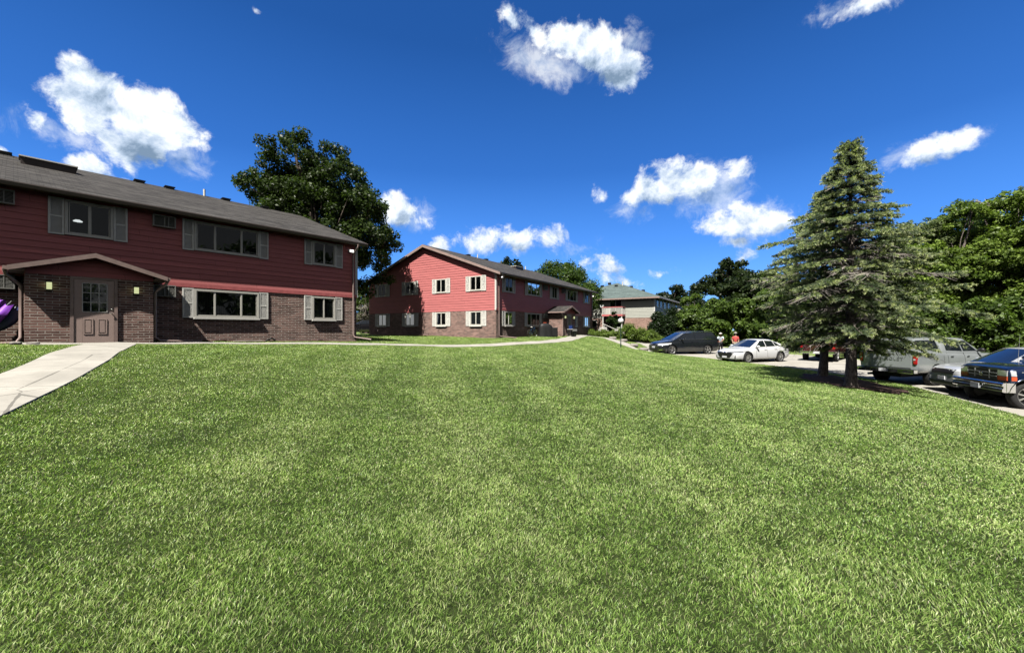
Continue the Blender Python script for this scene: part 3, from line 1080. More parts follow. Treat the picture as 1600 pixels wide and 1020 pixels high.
def red_building(name, O, A, z0, zr, porch_d, OV, label, spouts, vents, gable_windows, near_end):
    root = empty(name, (O[0], O[1], z0), A, label, 'apartment building', 'red and brick apartment buildings')
    ZE, RK = 4.98, 0.35
    k = (zr - ZE) / (DEP / 2 + OV)
    # walls
    MB().box(-HL, HL, 0, DEP, -.9, ZB).build('brick_wall', M['brick'], root, uv=True)
    mb = MB()
    core = .0
    mb.box(-HL + .01, HL - .01, core + .01, DEP - .01, ZB, ZS + .05)
    mb.prism([(0.01, ZS + .05), (DEP - .01, ZS + .05), (DEP / 2, zr - .16)], -HL + .01, HL - .01, 'x')
    siding_rows(mb, ZB + .14, ZS, .205, lambda u, z, o: (u, -o, z), lambda z: (-HL, HL))
    for sx in (-1, 1):
        siding_rows(mb, ZB, zr - .2, .205, lambda u, z, o, sx=sx: (sx * (HL + o), u, z), lambda z: gable_limits(z + .12, ZE, zr, OV, DEP) if z > ZS - .2 else (0, DEP))
    mb.build('siding', M['siding'], root)
    MB().box(-HL - .005, HL + .005, -.036, 0, ZB - .01, ZB + .14).build('band_board', M['band'], root)
    for sx in (-1, 1):
        mb = MB()
        mb.box(min(sx * HL, sx * (HL - .09)), max(sx * HL, sx * (HL - .09)), -.045, 0, ZB + .141, ZS)
        mb.box(min(sx * (HL + .001), sx * (HL + .045)), max(sx * (HL + .001), sx * (HL + .045)), -.045, .09, ZB, ZS)
        mb.build('corner_trim', M['white'], root)
    # roof
    rf = MB().prism([(-OV, ZE), (DEP / 2, zr), (DEP + OV, ZE), (DEP + OV, ZE - .05), (DEP / 2, zr - .12), (-OV, ZE - .05)], -HL - RK, HL + RK, 'x').build('roof', M['shingle'], root, uv='roof')
    for yy in (-OV, DEP):
        MB().box(-HL - RK + .02, HL + RK - .02, yy + .01, yy + OV - .01, ZS - .02, ZS + .0).build('soffit', M['soffit'], root)
    for sx in (-1, 1):
        d0, d1 = sorted((sx * (HL + RK - .005), sx * (HL + RK + .03)))
        MB().prism([(-OV - .02, ZE - .01), (DEP / 2, zr - .01), (DEP + OV + .02, ZE - .01), (DEP + OV + .02, ZE - .20), (DEP / 2, zr - .24), (-OV - .02, ZE - .20)], d0, d1, 'x').build('rake_board', M['trim_brown'], root)
        d0, d1 = sorted((sx * (HL + .03), sx * (HL + RK - .006)))
        MB().prism([(-OV + .02, ZE - .06), (DEP / 2, zr - .13), (DEP + OV - .02, ZE - .06), (DEP + OV - .02, ZE - .09), (DEP / 2, zr - .16), (-OV + .02, ZE - .09)], d0, d1, 'x').build('rake_soffit', M['soffit'], root)
    gut = MB().prism([(-OV - .10, ZE - .16), (-OV - .005, ZE - .16), (-OV - .005, ZE - .035), (-OV - .11, ZE - .03), (-OV - .12, ZE - .06)], -HL - RK, HL + RK, 'x').build('gutter', M['trim_dark'], root)
    # vents sit on the front slope just under the ridge
    for kind, x in vents:
        y = DEP / 2 - .2
        z = zr - .2 * k - .06
        if kind == 'vent':
            mb = MB().box(x - .17, x + .17, y - .17, y + .17, z - .08, z + .11)
            mb.box(x - .21, x + .21, y - .21, y + .21, z + .11, z + .15)
            mb.build('roof_vent', M['black'], rf)
        elif kind == 'pipe':
            mb = MB().tube([(x, y, z - .1), (x, y, z + .42)], .055, 10)
            mb.build('vent_pipe', M['white'], rf, smooth=50)
        else:
            ya, yb = DEP / 2 - 2.5, DEP / 2 - 1.9
            zt = zr - 1.9 * k + .07
            mb = MB().box(x - .75, x + .75, ya, yb, zt - .6, zt)
            o = mb.build('skylight_curb', M['trim_dark'], rf)
            MB().box(x - .8, x + .8, ya - .06, yb + .06, zt + .002, zt + .05).build('skylight_cap', M['white'], rf)
    # windows, front
    dark, cur = M['room'], M['curtain']
    for x, ww, cuts in ((-8.1, 1.16, (.5,)), (-4.05, 2.32, (.285, .72)), (0, 1.16, (.5,)), (4.05, 2.32, (.285, .72)), (8.1, 1.16, (.5,))):
        wn = make_window(('u', ww), root, ww, 1.17, cuts, .36, dark, False)
        wn.location = (x, 0, 3.60)
        wn.rotation_euler = (0, 0, 0)
        if x == 0:
            continue
        wn = make_window(('l', ww), root, ww, 1.13, cuts, .36, cur if ww > 2 else M['curtain_dark'], True)
        wn.location = (x, 0.022, .94)
        wn.rotation_euler = (0, 0, 0)
    for x in (-1.96, 1.96):
        make_ac(root, (x, 0, 4.31))
        make_ac(root, (x, 0, 1.70))
    # windows, gable end
    for y in (1.92, 5.6, 9.3, 12.98) if gable_windows else ():
        s = near_end
        for z, kk in ((3.70, 'u'), (.94, 'l')):
            bl = (y == 5.6 and kk == 'u') or (y == 9.3 and kk == 'l')
            wn = make_window((kk, 'g', bl), root, 1.16, 1.17 if kk == 'u' else 1.13, (.5,), .42, M['blind'] if bl else (dark if y != 1.92 else M['curtain']), kk == 'l')
            wn.location = (s * HL, y, z) if kk == 'u' else (s * (HL - .022), y, z)
            wn.rotation_euler = (0, 0, R(90) * s)
    # porch
    d = porch_d
    W = 1.45
    MB().box(-W, W, -d, -.001, -.9, ZB).build('porch_wall', M['brick'], root, uv=True)
    mb = MB()
    PE, PR, PO, PF = 2.30, 2.88, 1.76, .33
    kk = (PR - PE) / PO
    mb.prism([(-W, ZB), (W, ZB), (W, PE + (PO - W) * kk - .09), (0, PR - .09), (-W, PE + (PO - W) * kk - .09)], -d + .015, -.04, 'y')
    siding_rows(mb, ZB, PR - .1, .17, lambda u, z, o: (u, -d - o + .01, z), lambda z: (max(-W, -(PR - .09 - z) / kk), min(W, (PR - .09 - z) / kk)))
    mb.build('porch_siding', M['siding'], root)
    MB().prism([(-PO, PE), (0, PR), (PO, PE), (PO, PE - .05), (0, PR - .07), (-PO, PE - .05)], -d - PF, -.028, 'y').build('porch_roof', M['shingle'], root, uv='roof')
    mb = MB()
    mb.prism([(-PO - .02, PE - .015), (0, PR - .012), (0, PR - .155), (-PO - .02, PE - .15)], -d - PF - .03, -d - PF + .005, 'y')
    mb.prism([(0, PR - .012), (PO + .02, PE - .015), (PO + .02, PE - .15), (0, PR - .155)], -d - PF - .03, -d - PF + .005, 'y')
    mb.build('porch_rake_board', M['trim_brown'], root)
    for sx in (-1, 1):
        x0, x1 = sorted((sx * (PO + .005), sx * (PO + .10)))
        MB().box(x0, x1, -d - PF + .01, -.03, PE - .13, PE - .03).build('porch_gutter', M['trim_brown'], root)
        x0, x1 = sorted((sx * (W + .005), sx * (PO - .005)))
        MB().box(x0, x1, -d - PF + .01, -.03, PE - .11, PE - .09).build('porch_soffit', M['soffit'], root)
    # door
    yd = -d
    mb = MB()
    for x0, x1, z0_, z1_ in ((-.54, -.46, .02, 2.12), (.46, .54, .02, 2.12), (-.46, .46, 2.05, 2.12)):
        mb.box(x0, x1, yd - .05, yd, z0_, z1_)
    mb.build('door_frame', M['trim_brown'], root)
    mb = MB()
    gx0, gx1, gz0, gz1 = -.27, .29, 1.02, 1.93
    y0, y1 = yd - .03, yd - .001
    mb.box(-.455, gx0, y0, y1, .03, 2.045)
    mb.box(gx1, .455, y0, y1, .03, 2.045)
    mb.box(gx0, gx1, y0, y1, gz1, 2.045)
    mb.box(gx0, gx1, y0, y1, .03, gz0)
    for x0, x1 in ((-.25, -.03), (.07, .29)):
        for a in ((x0, x1, .30, .33), (x0, x1, .77, .80), (x0, x0 + .03, .33, .77), (x1 - .03, x1, .33, .77)):
            mb.box(a[0], a[1], y0 - .014, y0 - .0001, a[2], a[3])
        mb.box(x0 + .05, x1 - .05, y0 - .010, y0 - .0001, .36, .74)
    door = mb.build('door', M['door'], root, bevel=.003)
    MB().quad((gx0, yd - .012, gz0), (gx1, yd - .012, gz0), (gx1, yd - .012, gz1), (gx0, yd - .012, gz1)).build('door_glass', M['car_glass'], door)
    mb = MB()
    for i in range(4):
        x = gx0 + (gx1 - gx0) * i / 3
        mb.box(x - .011, x + .011, yd - .042, yd - .013, gz0, gz1)
        z = gz0 + (gz1 - gz0) * i / 3
        mb.box(gx0, gx1, yd - .040, yd - .014, z - .010, z + .010)
    mb.build('glazing_bars', M['white'], door)
    mb = MB()
    mb.tube([(.40, yd - .03, .98), (.40, yd - .085, .98), (.33, yd - .09, .98)], .014, 8)
    mb.build('handle', M['metal'], door, smooth=50)
    MB().ball((.40, yd - .04, 1.12), .025, 6).build('lock', M['metal'], door, smooth=50)
    MB().box(-.47, .47, yd - .10, yd - .0, -.06, .03).build('threshold', M['metal'], root)
    for x in (-.97, 1.0):
        mb = MB().box(x - .05, x + .05, yd - .03, yd, 1.62, 1.92)
        mb.box(x - .075, x + .075, yd - .15, yd - .005, 1.885, 1.92)
        mb.box(x - .07, x + .07, yd - .145, yd - .005, 1.65, 1.67)
        o = mb.build('wall_lamp', M['black'], root)
        MB().box(x - .055, x + .055, yd - .13, yd - .032, 1.671, 1.884).build('lamp_glass', M['lamp_lit'], o)
    flood_light(root, 9.42, -.026, 4.55)
    if near_end < 0:
        flood_light(root, -9.42, -.026, 4.72)
    for s in spouts:
        downspout(root, s)
    return root


def spout_main(x, dx, low, ext=0.9):
    return [(x, -.60, 4.84), (x, -.58, 4.72), (x, -.12, 4.42), (x, -.085, 4.3), (x, -.085, low + .28), (x + dx * .05, -.14, low + .16), (x + dx * ext, -.14 - ext * .9, low + .03)]


b1 = red_building('apartment_building', O1, A1, -0.45, 7.86, 1.3, .45,
                  'long red sided building with brick ground floor nearest on the left, its front in shade',
                  [spout_main(9.62, 1, -.1, .65),
                   [(-1.83, -1.45, 2.2), (-1.80, -1.38, 2.05), (-1.60, -1.20, 1.85), (-1.52, -1.16, 1.75), (-1.52, -1.16, .22), (-1.62, -1.25, .06), (-3.6, -1.75, -.02)],
                   [(1.83, -1.45, 2.2), (1.78, -1.38, 2.05), (1.58, -1.22, 1.85), (1.52, -1.18, 1.75), (1.52, -1.18, .18), (1.66, -1.15, .06), (2.9, -1.0, .0)]],
                  [('vent', -1.9), ('box', -.73), ('vent', 2.33), ('vent', 3.5), ('pipe', 5.0), ('vent', 6.0), ('vent', 8.0)], False, 1)
b2 = red_building('apartment_building', O2, A2, -0.62, 7.95, 1.6, .60,
                  'red sided and brick building in the middle distance with its sunlit gable end facing us',
                  [spout_main(-9.55, 1, -.05, 1.0), spout_main(9.62, 1, -.1, .4),
                   [(-1.83, -1.7, 2.2), (-1.78, -1.7, 2.05), (-1.55, -1.68, 1.85), (-1.52, -1.66, 1.75), (-1.52, -1.66, .1)]],
                  [('vent', -4.2), ('pipe', -2.7), ('vent', -1.25), ('box', 1.7), ('pipe', 6.8)], True, -1)


# a ceiling lamp glows behind the window over the near porch
o = MB().lathe([(0.0, .03), (.05, .03), (.12, -.02), (.10, -.05), (0, -.06)], (-.28, -.036, 4.12), 12).build('ceiling_lamp', M['lamp_lit_cool'], b1, smooth=60)
o.scale = (1, .05, 1)
o.location = (0, -.034, 0)


def green_building():
    root = empty('apartment_building', (O3[0], O3[1], -.4), A3, 'sage sided brick building with a green hip roof behind the lamp post and shrubs', 'apartment building')
    W, L = 15.5, 20.6            # x from -W to 0, depth L
    MB().box(-W, 0, 0, L, -1.2, 2.07).build('brick_wall', M['brick_far'], root, uv=True)
    mb = MB().box(-W + .01, -.01, .01, L - .01, 2.07, 4.9)
    siding_rows(mb, 2.07, 4.85, .2, lambda u, z, o: (u, -o, z), lambda z: (-W, 0))
    siding_rows(mb, 2.07, 4.85, .2, lambda u, z, o: (o, u, z), lambda z: (0, L))
    mb.build('siding', M['siding_green'], root)
    MB().box(-.09, .04, -.045, .09, 2.07, 4.85).build('corner_trim', M['white'], root)
    e, ze, zr = .75, 4.86, 8.0
    a, b = W / 2, W / 2
    V = [(-W - e, -e, ze), (e, -e, ze), (e, L + e, ze), (-W - e, L + e, ze), (-a, b, zr), (-a, L - b, zr)]
    mb = MB().add(V, [(0, 1, 4), (1, 2, 5, 4), (2, 3, 5), (3, 0, 4, 5)])
    V2 = [(x, y, z - .12) for x, y, z in V[:4]]
    mb.add(V[:4] + V2, [(0, 1, 5, 4), (1, 2, 6, 5), (2, 3, 7, 6), (3, 0, 4, 7), (4, 5, 6, 7)])
    rf = mb.build('roof', M['shingle_green'], root, uv='roof')
    for x, y, kind in ((-7.2, 5.6, 'v'), (-9.6, 5.9, 'v'), (-6.3, 5.9, 'p'), (-5.4, 7.5, 'v'), (-3.6, 7.8, 'v'), (-8.9, 7.3, 'v')):
        z = ze + (min(y + e, -x + e) / (a + e)) * (zr - ze)
        if kind == 'v':
            MB().box(x - .22, x + .22, y - .2, y + .2, z - .1, z + .22).build('roof_vent', M['black'], rf)
        else:
            MB().tube([(x, y, z - .1), (x, y, z + .6)], .08, 8).build('vent_pipe', M['white'], rf)
    MB().box(-W - e, e + .08, -e - .08, -e - .001, ze - .2, ze - .01).build('gutter', M['trim_brown'], root)
    MB().box(e + .001, e + .09, -e, L + e, ze - .2, ze - .01).build('gutter', M['trim_brown'], root)

    def win(x0, x1, z0, z1, face='front', cur='room', cuts=(.5,)):
        w, h = x1 - x0, z1 - z0
        mb = MB()
        t = .07
        mb.box(-w / 2, w / 2, -.07, 0, h - t, h).box(-w / 2, w / 2, -.07, 0, 0, t).box(-w / 2, -w / 2 + t, -.07, 0, t, h - t).box(w / 2 - t, w / 2, -.07, 0, t, h - t)
        for c in cuts:
            mb.box(-w / 2 + c * w - .03, -w / 2 + c * w + .03, -.06, -.03, t, h - t)
        o = mb.build('window', M['white'], root)
        MB().quad((-w / 2 + t, -.045, t), (w / 2 - t, -.045, t), (w / 2 - t, -.045, h - t), (-w / 2 + t, -.045, h - t)).build('pane', M['glass'], o)
        MB().quad((-w / 2 + t, -.03, t), (w / 2 - t, -.03, t), (w / 2 - t, -.03, h - t), (-w / 2 + t, -.03, h - t)).build('curtain', M[cur], o)  # mostly a near-black sheet painted as the unlit room behind the glass
        m = (x0 + x1) / 2
        if face == 'front':
            o.location = (m, 0, z0)
        else:
            o.location = (0, m, z0)
            o.rotation_euler = (0, 0, R(90))
        return o
    win(-10.6, -8.35, 3.55, 4.72)
    win(-10.6, -8.25, .75, 1.85, cur='curtain')
    win(-6.3, -4.55, 2.5, 4.7, cur='room')
    # recessed-looking patio under the balcony
    win(-6.6, -4.5, 0.05, 2.0, cur='room')
    for y in (1.5, 3.6, 6.0, 8.6, 14.5, 18.0):
        win(y - .6, y + .6, 3.5, 4.7, 'side')
        win(y - .6, y + .6, .8, 1.9, 'side')

    def balcony(x0, x1, side=False, rail='red'):
        mb, rb, sl = MB(), MB(), MB()
        D = 1.35
        rb.box(x0 - .05, x1 + .05, -D - .05, -D + .04, 2.30, 2.56)
        rb.box(x0 - .05, x1 + .05, -D - .04, -D + .04, 3.52, 3.62)
        for x in (x0, x1):
            rb.box(x - .04, x + .04, -D + .041, -.03, 2.30, 2.56)
            rb.box(x - .04, x + .04, -D + .041, -.03, 3.52, 3.62)
        mb.box(x0 + .04, x1 - .04, -D + .05, -.03, 2.40, 2.52)
        n = int((x1 - x0) / .13)
        for i in range(n + 1):
            x = x0 + (x1 - x0) * i / n
            sl.box(x - .03, x + .03, -D - .02, -D + .02, 2.56, 3.52)
        for xx in (x0, x1):
            for j in range(9):
                y = -D + .1 + j * .14
                sl.box(xx - .02, xx + .02, y - .03, y + .03, 2.56, 3.52)
        f = mb.build('balcony', M['white'], root)
        r_ = rb.build('railing', M['band'] if rail == 'red' else M['white'], f)
        s_ = sl.build('baluster', M['white'], f)
        tag(s_, kind='stuff')
        for xa in (x0 + .03, x1 - .15):
            MB().box(xa, xa + .12, -D, -D + .12, -.6, 2.299).build('balcony_post', M['white'], f)
        if side:
            f.rotation_euler = (0, 0, R(90))
        return f
    balcony(-6.95, -4.05)
    balcony(10.5, 13.3, True, 'white')
    balcony(15.8, 18.6, True, 'white')
    # satellite dish on an arm
    mb = MB().tube([(-7.35, -.03, 3.7), (-7.35, -.35, 3.8)], .03, 6)
    b = len(mb.v)
    mb.lathe([(0.0, 0), (.18, -.02), (.30, -.07), (.305, -.07), (.18, -.03), (0, -.01)], (0, 0, 0), 14, 'y')
    for k in range(b, len(mb.v)):
        p = Matrix.Rotation(R(-25), 3, 'X') @ Vector(mb.v[k])
        mb.v[k] = (p.x - 7.35, p.y - .38, p.z + 3.85)
    mb.build('satellite_dish', M['grey_metal'], root, smooth=40)
    return root


b3 = green_building()


def patio_fence():
    root = empty('patio_fence', (*loc2w(O3, A3, -5.5, -1.6), -.95), A3, 'low white picket fence round the patio under the red railed balcony', 'fence')
    root.location.z = gz(root.location.x, root.location.y)
    mb, pk = MB(), MB()
    for x0, x1 in ((-1.9, -.7), (.6, 1.9)):
        for za in (.15, .95):
            MB().box(x0, x1, -.03, .03, za, za + .07).build('rail', M['white'], root)
        n = int((x1 - x0) / .14)
        for i in range(n + 1):
            x = x0 + (x1 - x0) * i / n
            pk.box(x - .04, x + .04, -.045, -.031, .02, 1.0)
    tag(pk.build('picket', M['white'], root), kind='stuff')


patio_fence()
# ------------------------------------------------------------------ trees and shrubs
def unit(v):
    return v / np.maximum(np.linalg.norm(v, axis=-1, keepdims=True), 1e-9)


def leaves(rng, C_, Rc, n_per, size, dk, lt, flat=0.75, up=0.35, aspect=0.6, clump_var=0.28, bright=None):
    """C_ (k,3) clump centres, Rc (k,) radii -> leaf quads gathered in clumps"""
    k = len(C_)
    idx = np.repeat(np.arange(k), n_per)
    n = len(idx)
    d = unit(rng.normal(size=(n, 3)))
    rr = rng.random(n) ** 0.45
    p = d * rr[:, None] * Rc[idx, None]
    p[:, 2] *= flat
    p += C_[idx]
    nrm = unit(d * 0.8 + np.array([0, 0, up]) + rng.normal(size=(n, 3)) * 0.55)
    a = unit(np.cross(nrm, rng.normal(size=(n, 3))))
    b = np.cross(nrm, a)
    s = size * rng.uniform(0.6, 1.3, n)[:, None]
    V = np.stack([p - a * s, p - b * s * aspect + nrm * s * 0.15, p + a * s, p + b * s * aspect + nrm * s * 0.15], 1).reshape(-1, 3)
    F = np.arange(n * 4).reshape(n, 4)
    cv = rng.uniform(0, 1, k)
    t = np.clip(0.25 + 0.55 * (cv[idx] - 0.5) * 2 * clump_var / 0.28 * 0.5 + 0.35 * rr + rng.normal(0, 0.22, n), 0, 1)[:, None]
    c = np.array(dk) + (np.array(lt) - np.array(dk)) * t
    if bright is not None:
        c = c * bright[idx][:, None]
    return V, F, np.repeat(c, 4, axis=0)


def lobes_auto(rng, rx, h, z0, n, rough=0.22, lean=(0, 0)):
    """lobes over an egg-shaped crown: list of (x, y, z, r)"""
    out = [(lean[0] * .5, lean[1] * .5, z0 + h * 0.5, min(rx, h / 2) * 0.72)]
    for i in range(n):
        zc = (i + 0.5) / n
        a = i * 2.4 + rng.uniform(-.5, .5)
        prof = math.sin(PI * (0.12 + 0.80 * zc)) ** 0.6
        q = rx * prof * rng.uniform(0.45, 0.78)
        r = rx * rng.uniform(0.28, 0.46) * (0.75 + 0.35 * prof)
        out.append((q * math.cos(a) + lean[0] * zc, q * math.sin(a) + lean[1] * zc, z0 + h * (0.06 + 0.86 * zc) + rng.uniform(-rough, rough) * rx, r))
    return out


def tree(name, x, y, lobes, n_leaf, size, dk, lt, label, group=None, trunk_r=0.25, seed=0, clump=0.24, n_clump=260, dead=0, bark='bark', cat='tree',
         forks=None, aspect=0.6, up=0.35, z=None, flat=0.75, fill=0.5, limb_n=26, wisp=0.04):
    rng = np.random.default_rng(seed)
    z0 = gz(x, y) if z is None else z
    root = empty(name, (x, y, z0 - 0.02), 0, label, cat, group)
    L = np.array(lobes, float)
    wgt = L[:, 3] ** 2
    pick = rng.choice(len(L), n_clump, p=wgt / wgt.sum())
    d = unit(rng.normal(size=(n_clump, 3)))
    d[:, 2] = np.where(d[:, 2] < -0.45, -d[:, 2] * 0.6, d[:, 2])
    q = rng.uniform(fill, 1.0, n_clump)
    q = np.where(rng.random(n_clump) < wisp, rng.uniform(1.05, 1.3, n_clump), q)
    C_ = L[pick, :3] + d * (L[pick, 3] * q)[:, None]
    C_[:, 2] = np.maximum(C_[:, 2], 0.25)
    Rm = L[:, 3].mean()
    Rc = Rm * clump * rng.uniform(0.7, 1.5, n_clump) + size
    npc = np.maximum(3, (n_leaf * Rc ** 2 / (Rc ** 2).sum())).astype(int)
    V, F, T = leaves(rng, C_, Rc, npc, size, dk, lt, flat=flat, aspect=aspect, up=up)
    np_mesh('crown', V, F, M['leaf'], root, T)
    # trunk and limbs
    zc = np.average(L[:, 2], weights=wgt)
    top = L[np.argmax(L[:, 2])]
    mb = MB()
    nf = forks or 1
    base_h = max(0.15, min(L[:, 2] - L[:, 3]) + 0.3)
    for f in range(nf):
        a = f * 2.4 + seed
        tx, ty = (top[0], top[1]) if nf == 1 else (L[f % len(L), 0], L[f % len(L), 1])
        tz = (top[2] if nf == 1 else L[f % len(L), 2]) + 0.2
        o_ = 0 if nf == 1 else trunk_r * 1.2
        r0 = trunk_r * (1 if nf == 1 else 0.7)
        pts, rad = [], []
        for j in range(9):
            t = j / 8
            pts.append((o_ * math.cos(a) + (tx - o_ * math.cos(a)) * t ** 1.6 + (rng.normal() * r0 * 0.5 if j > 1 else 0), o_ * math.sin(a) + (ty - o_ * math.sin(a)) * t ** 1.6 + (rng.normal() * r0 * 0.5 if j > 1 else 0),
                        -0.25 + (tz + .25) * t))
            rad.append(r0 * (1.35 if j == 0 else 1.0) * (1 - 0.86 * t) + 0.01)
        mb.tube(pts, rad, 9)
    for j in rng.choice(n_clump, min(limb_n, n_clump), replace=False):
        c = C_[j]
        s_ = np.clip(c[2] * rng.uniform(0.35, 0.7), base_h * 0.7, None)
        t = min(1, (s_ + .25) / (top[2] + .45))
        st = np.array([top[0] * t ** 1.6, top[1] * t ** 1.6, s_]) if nf == 1 else np.array([0, 0, s_ * 0.6])
        md = st * 0.5 + c * 0.5 + np.array([0, 0, 0.12 * np.linalg.norm(c - st)]) + rng.normal(size=3) * 0.1
        rr = trunk_r * 0.34 * (1 - 0.5 * t)
        mb.tube([st, st * 0.6 + md * 0.4, md, md * .4 + c * .6, c], [rr, rr * .8, rr * .6, rr * .4, 0.012], 5)
    mb.build('trunk', M[bark], root, smooth=70)
    if dead:
        mb = MB()
        for j in range(dead):
            l = L[rng.integers(len(L))]
            a = rng.uniform(0, 2 * PI)
            p = np.array(l[:3]) + np.array([math.cos(a), math.sin(a), rng.uniform(-.3, .5)]) * l[3] * 0.3
            dr = unit(np.array([math.cos(a) + rng.normal() * .3, math.sin(a) + rng.normal() * .3, rng.uniform(0.1, 1.0)]))
            ln = l[3] * rng.uniform(0.7, 1.25)
            pts = [p + dr * ln * t + rng.normal(size=3) * 0.05 + np.array([0, 0, 0.12 * ln * t * t]) for t in np.linspace(0, 1, 6)]
            mb.tube(pts, [0.045, .04, .034, .028, .02, .01], 4)
            for b in range(9):
                k = rng.integers(1, 6)
                q2 = pts[k]
                d2 = unit(dr + rng.normal(size=3) * 0.8)
                e2 = q2 + d2 * rng.uniform(.25, .7)
                mb.tube([q2, q2 * .5 + e2 * .5 + rng.normal(size=3) * .04, e2], [.018, .013, .006], 3, cap=False)
        tag(mb.build('dead_branches', M['twig'], root), kind='stuff')
    return root


GD, GL = (0.036, 0.062, 0.018), (0.12, 0.175, 0.04)

# the large dark maple behind the near building (outline lobes in metres about its foot)
mx, my = -14.6, 32.2
ml = [(-16.6, 13.2, 2.7), (-19.6, 11.2, 2.4), (-20.3, 9.3, 1.9), (-15.2, 10.4, 4.2), (-12.9, 12.5, 2.2), (-11.4, 10.0, 2.3), (-10.9, 7.6, 2.2), (-10.7, 5.5, 1.9), (-18.2, 8.4, 3.0),
      (-13.2, 6.6, 3.6), (-16.2, 5.4, 3.2), (-16.6, 14.6, 1.6), (-14.2, 14.0, 1.6), (-18.6, 12.0, 1.5), (-10.4, 4.2, 1.3), (-12.2, 3.4, 1.6)]
rg = random.Random(4)
maple_lobes = []
for (lx, lz, lr) in ml:
    lr *= .80
    lz -= .75 if lz > 9 else .3
    lx += 1.1 if lx < -17 else 0
    lz += .5 if lz > 12.3 else 0
    maple_lobes.append((lx - mx, rg.uniform(-1.2, 1.2), lz + .55, lr))
    if lr > 1.7:
        maple_lobes.append((lx - mx + rg.uniform(-.6, .6), 2.4, lz + .2, lr * .8))
        maple_lobes.append((lx - mx + rg.uniform(-.6, .6), -2.4, lz + .2, lr * .8))
tree('maple_tree', mx, my, maple_lobes, 95000, 0.115, (0.014, 0.028, 0.009), (0.072, 0.112, 0.026), 'tall dark maple with a lumpy spreading crown rising behind the nearest building', trunk_r=.42, seed=2, clump=.24, n_clump=760, limb_n=60, wisp=.0)


def auto_tree(name, px, Y, top, base, rx, label, n_leaf=16000, size=0.2, dk=GD, lt=GL, seed=0, low=0.15, n=11, **kw):
    """crown rx wide with its top at height 'top' and foot on the ground at 'base' (heights from the eye)"""
    rng = np.random.default_rng(seed + 100)
    X = (px - 800) / 640 * Y
    H = top - base
    z0 = H * low
    lb = lobes_auto(rng, rx, (H - z0) * 0.86, z0, n)
    mxz = max(l[2] + l[3] for l in lb)
    lb = [(a, b, c * H / mxz, r) for a, b, c, r in lb]
    return tree(name, X, Y, lb, n_leaf, size, dk, lt, label, seed=seed, z=base, **kw)


# beyond the middle building
auto_tree('broadleaf_tree', 795, 63, 10.9, -.7, 4.2, 'dark tree top showing just over the ridge of the middle building', 9000, .24, (0.014, 0.026, 0.012), (0.04, 0.062, 0.022), seed=5, n_clump=200)
auto_tree('broadleaf_tree', 880, 61, 10.9, -.7, 5.4, 'round full green tree standing beyond the far end of the middle building', 42000, .15, (0.035, 0.068, 0.014), (0.11, 0.18, 0.036), seed=6, n_clump=520, low=.06, n=20, wisp=0, clump=.28)
auto_tree('pine_tree', 1048, 86, 9.6, -1, 4.6, 'dark distant pine just right of the green roof', 9000, .28, (0.014, 0.028, 0.014), (0.035, 0.06, 0.024), seed=7, group='distant dark pines', low=.12)
auto_tree('pine_tree', 1078, 84, 8.4, -1, 3.6, 'lower distant pine between the green roof and the big broken crowned tree', 7000, .28, (0.014, 0.028, 0.014), (0.035, 0.06, 0.024), seed=8, group='distant dark pines', low=.1)
auto_tree('broadleaf_tree', 1138, 56, 9.8, -1.2, 4.6, 'large dark tree with gaps of sky in its crown behind the minivan', 16000, .2, (0.014, 0.027, 0.012), (0.05, 0.075, 0.025), seed=9, clump=.2, n_clump=240, low=.3, n=14, trunk_r=.4)
auto_tree('broadleaf_tree', 1182, 52, 7.6, -1.3, 3.8, 'dark tree standing right beside the big broken crowned one', 12000, .2, (0.014, 0.027, 0.012), (0.05, 0.078, 0.025), seed=10, low=.2)
auto_tree('young_tree', 1082, 50, 4.5, -1.2, 1.7, 'slender bright yellow green tree to the right of the green roofed building', 9000, .13, (0.06, 0.11, 0.015), (0.17, 0.25, 0.045), seed=11, low=.1, trunk_r=.1)
for i, (px, Y, top, rx, lab) in enumerate((
        (1075, 45, 2.6, 1.9, 'leafy green bush above the front of the minivan roof'),
        (1106, 44, 3.4, 2.2, 'tall mid green bush above the rear of the minivan'),
        (1140, 42, 3.6, 2.4, 'tall mid green bush behind the person in red'),
        (1176, 41, 3.2, 2.3, 'dense dark bush behind the windscreen of the white sedan'),
        (1212, 38, 3.8, 2.4, 'dark bush behind the rear of the white sedan'),
        (1122, 39.5, 1.2, 1.6, 'low spreading bush between the minivan and the white sedan'))):
    auto_tree('green_bush', px, Y, top, gz((px - 800) / 640 * Y, Y), rx, lab, 11000, .13, (0.045, 0.085, 0.018), (0.17, 0.26, 0.055), seed=20 + i, low=.02, group='bushes along the far edge of the parking lot',
              trunk_r=.09, cat='bush', forks=3, n_clump=240)

# arborvitae by the corner of the green roofed building
for i, (px, Y, top, r, lab) in enumerate(((1028, 47, 1.95, 1.25, 'left one of two dark clipped evergreens at the corner of the green roofed building'),
                                          (1052, 46, 2.35, 1.35, 'right one of two dark clipped evergreens, nearest the minivan'))):
    X = (px - 800) / 640 * Y
    b = gz(X, Y)
    h = top - b
    lb = [(0, 0, h * t, r * (1 - t ** 2.4) ** .8 * .8 + .12) for t in (.14, .32, .5, .68, .82, .93)] + [(r * .4 * math.cos(k * 1.3), r * .4 * math.sin(k * 1.3), h * (.15 + .1 * k), r * .55) for k in range(6)]
    tree('evergreen_shrub', X, Y, lb, 14000, .09, (0.010, 0.022, 0.008), (0.032, 0.060, 0.018), lab, 'clipped evergreens', .08, 40 + i, clump=.3, n_clump=320, cat='bush', up=.7, z=b, fill=.8)

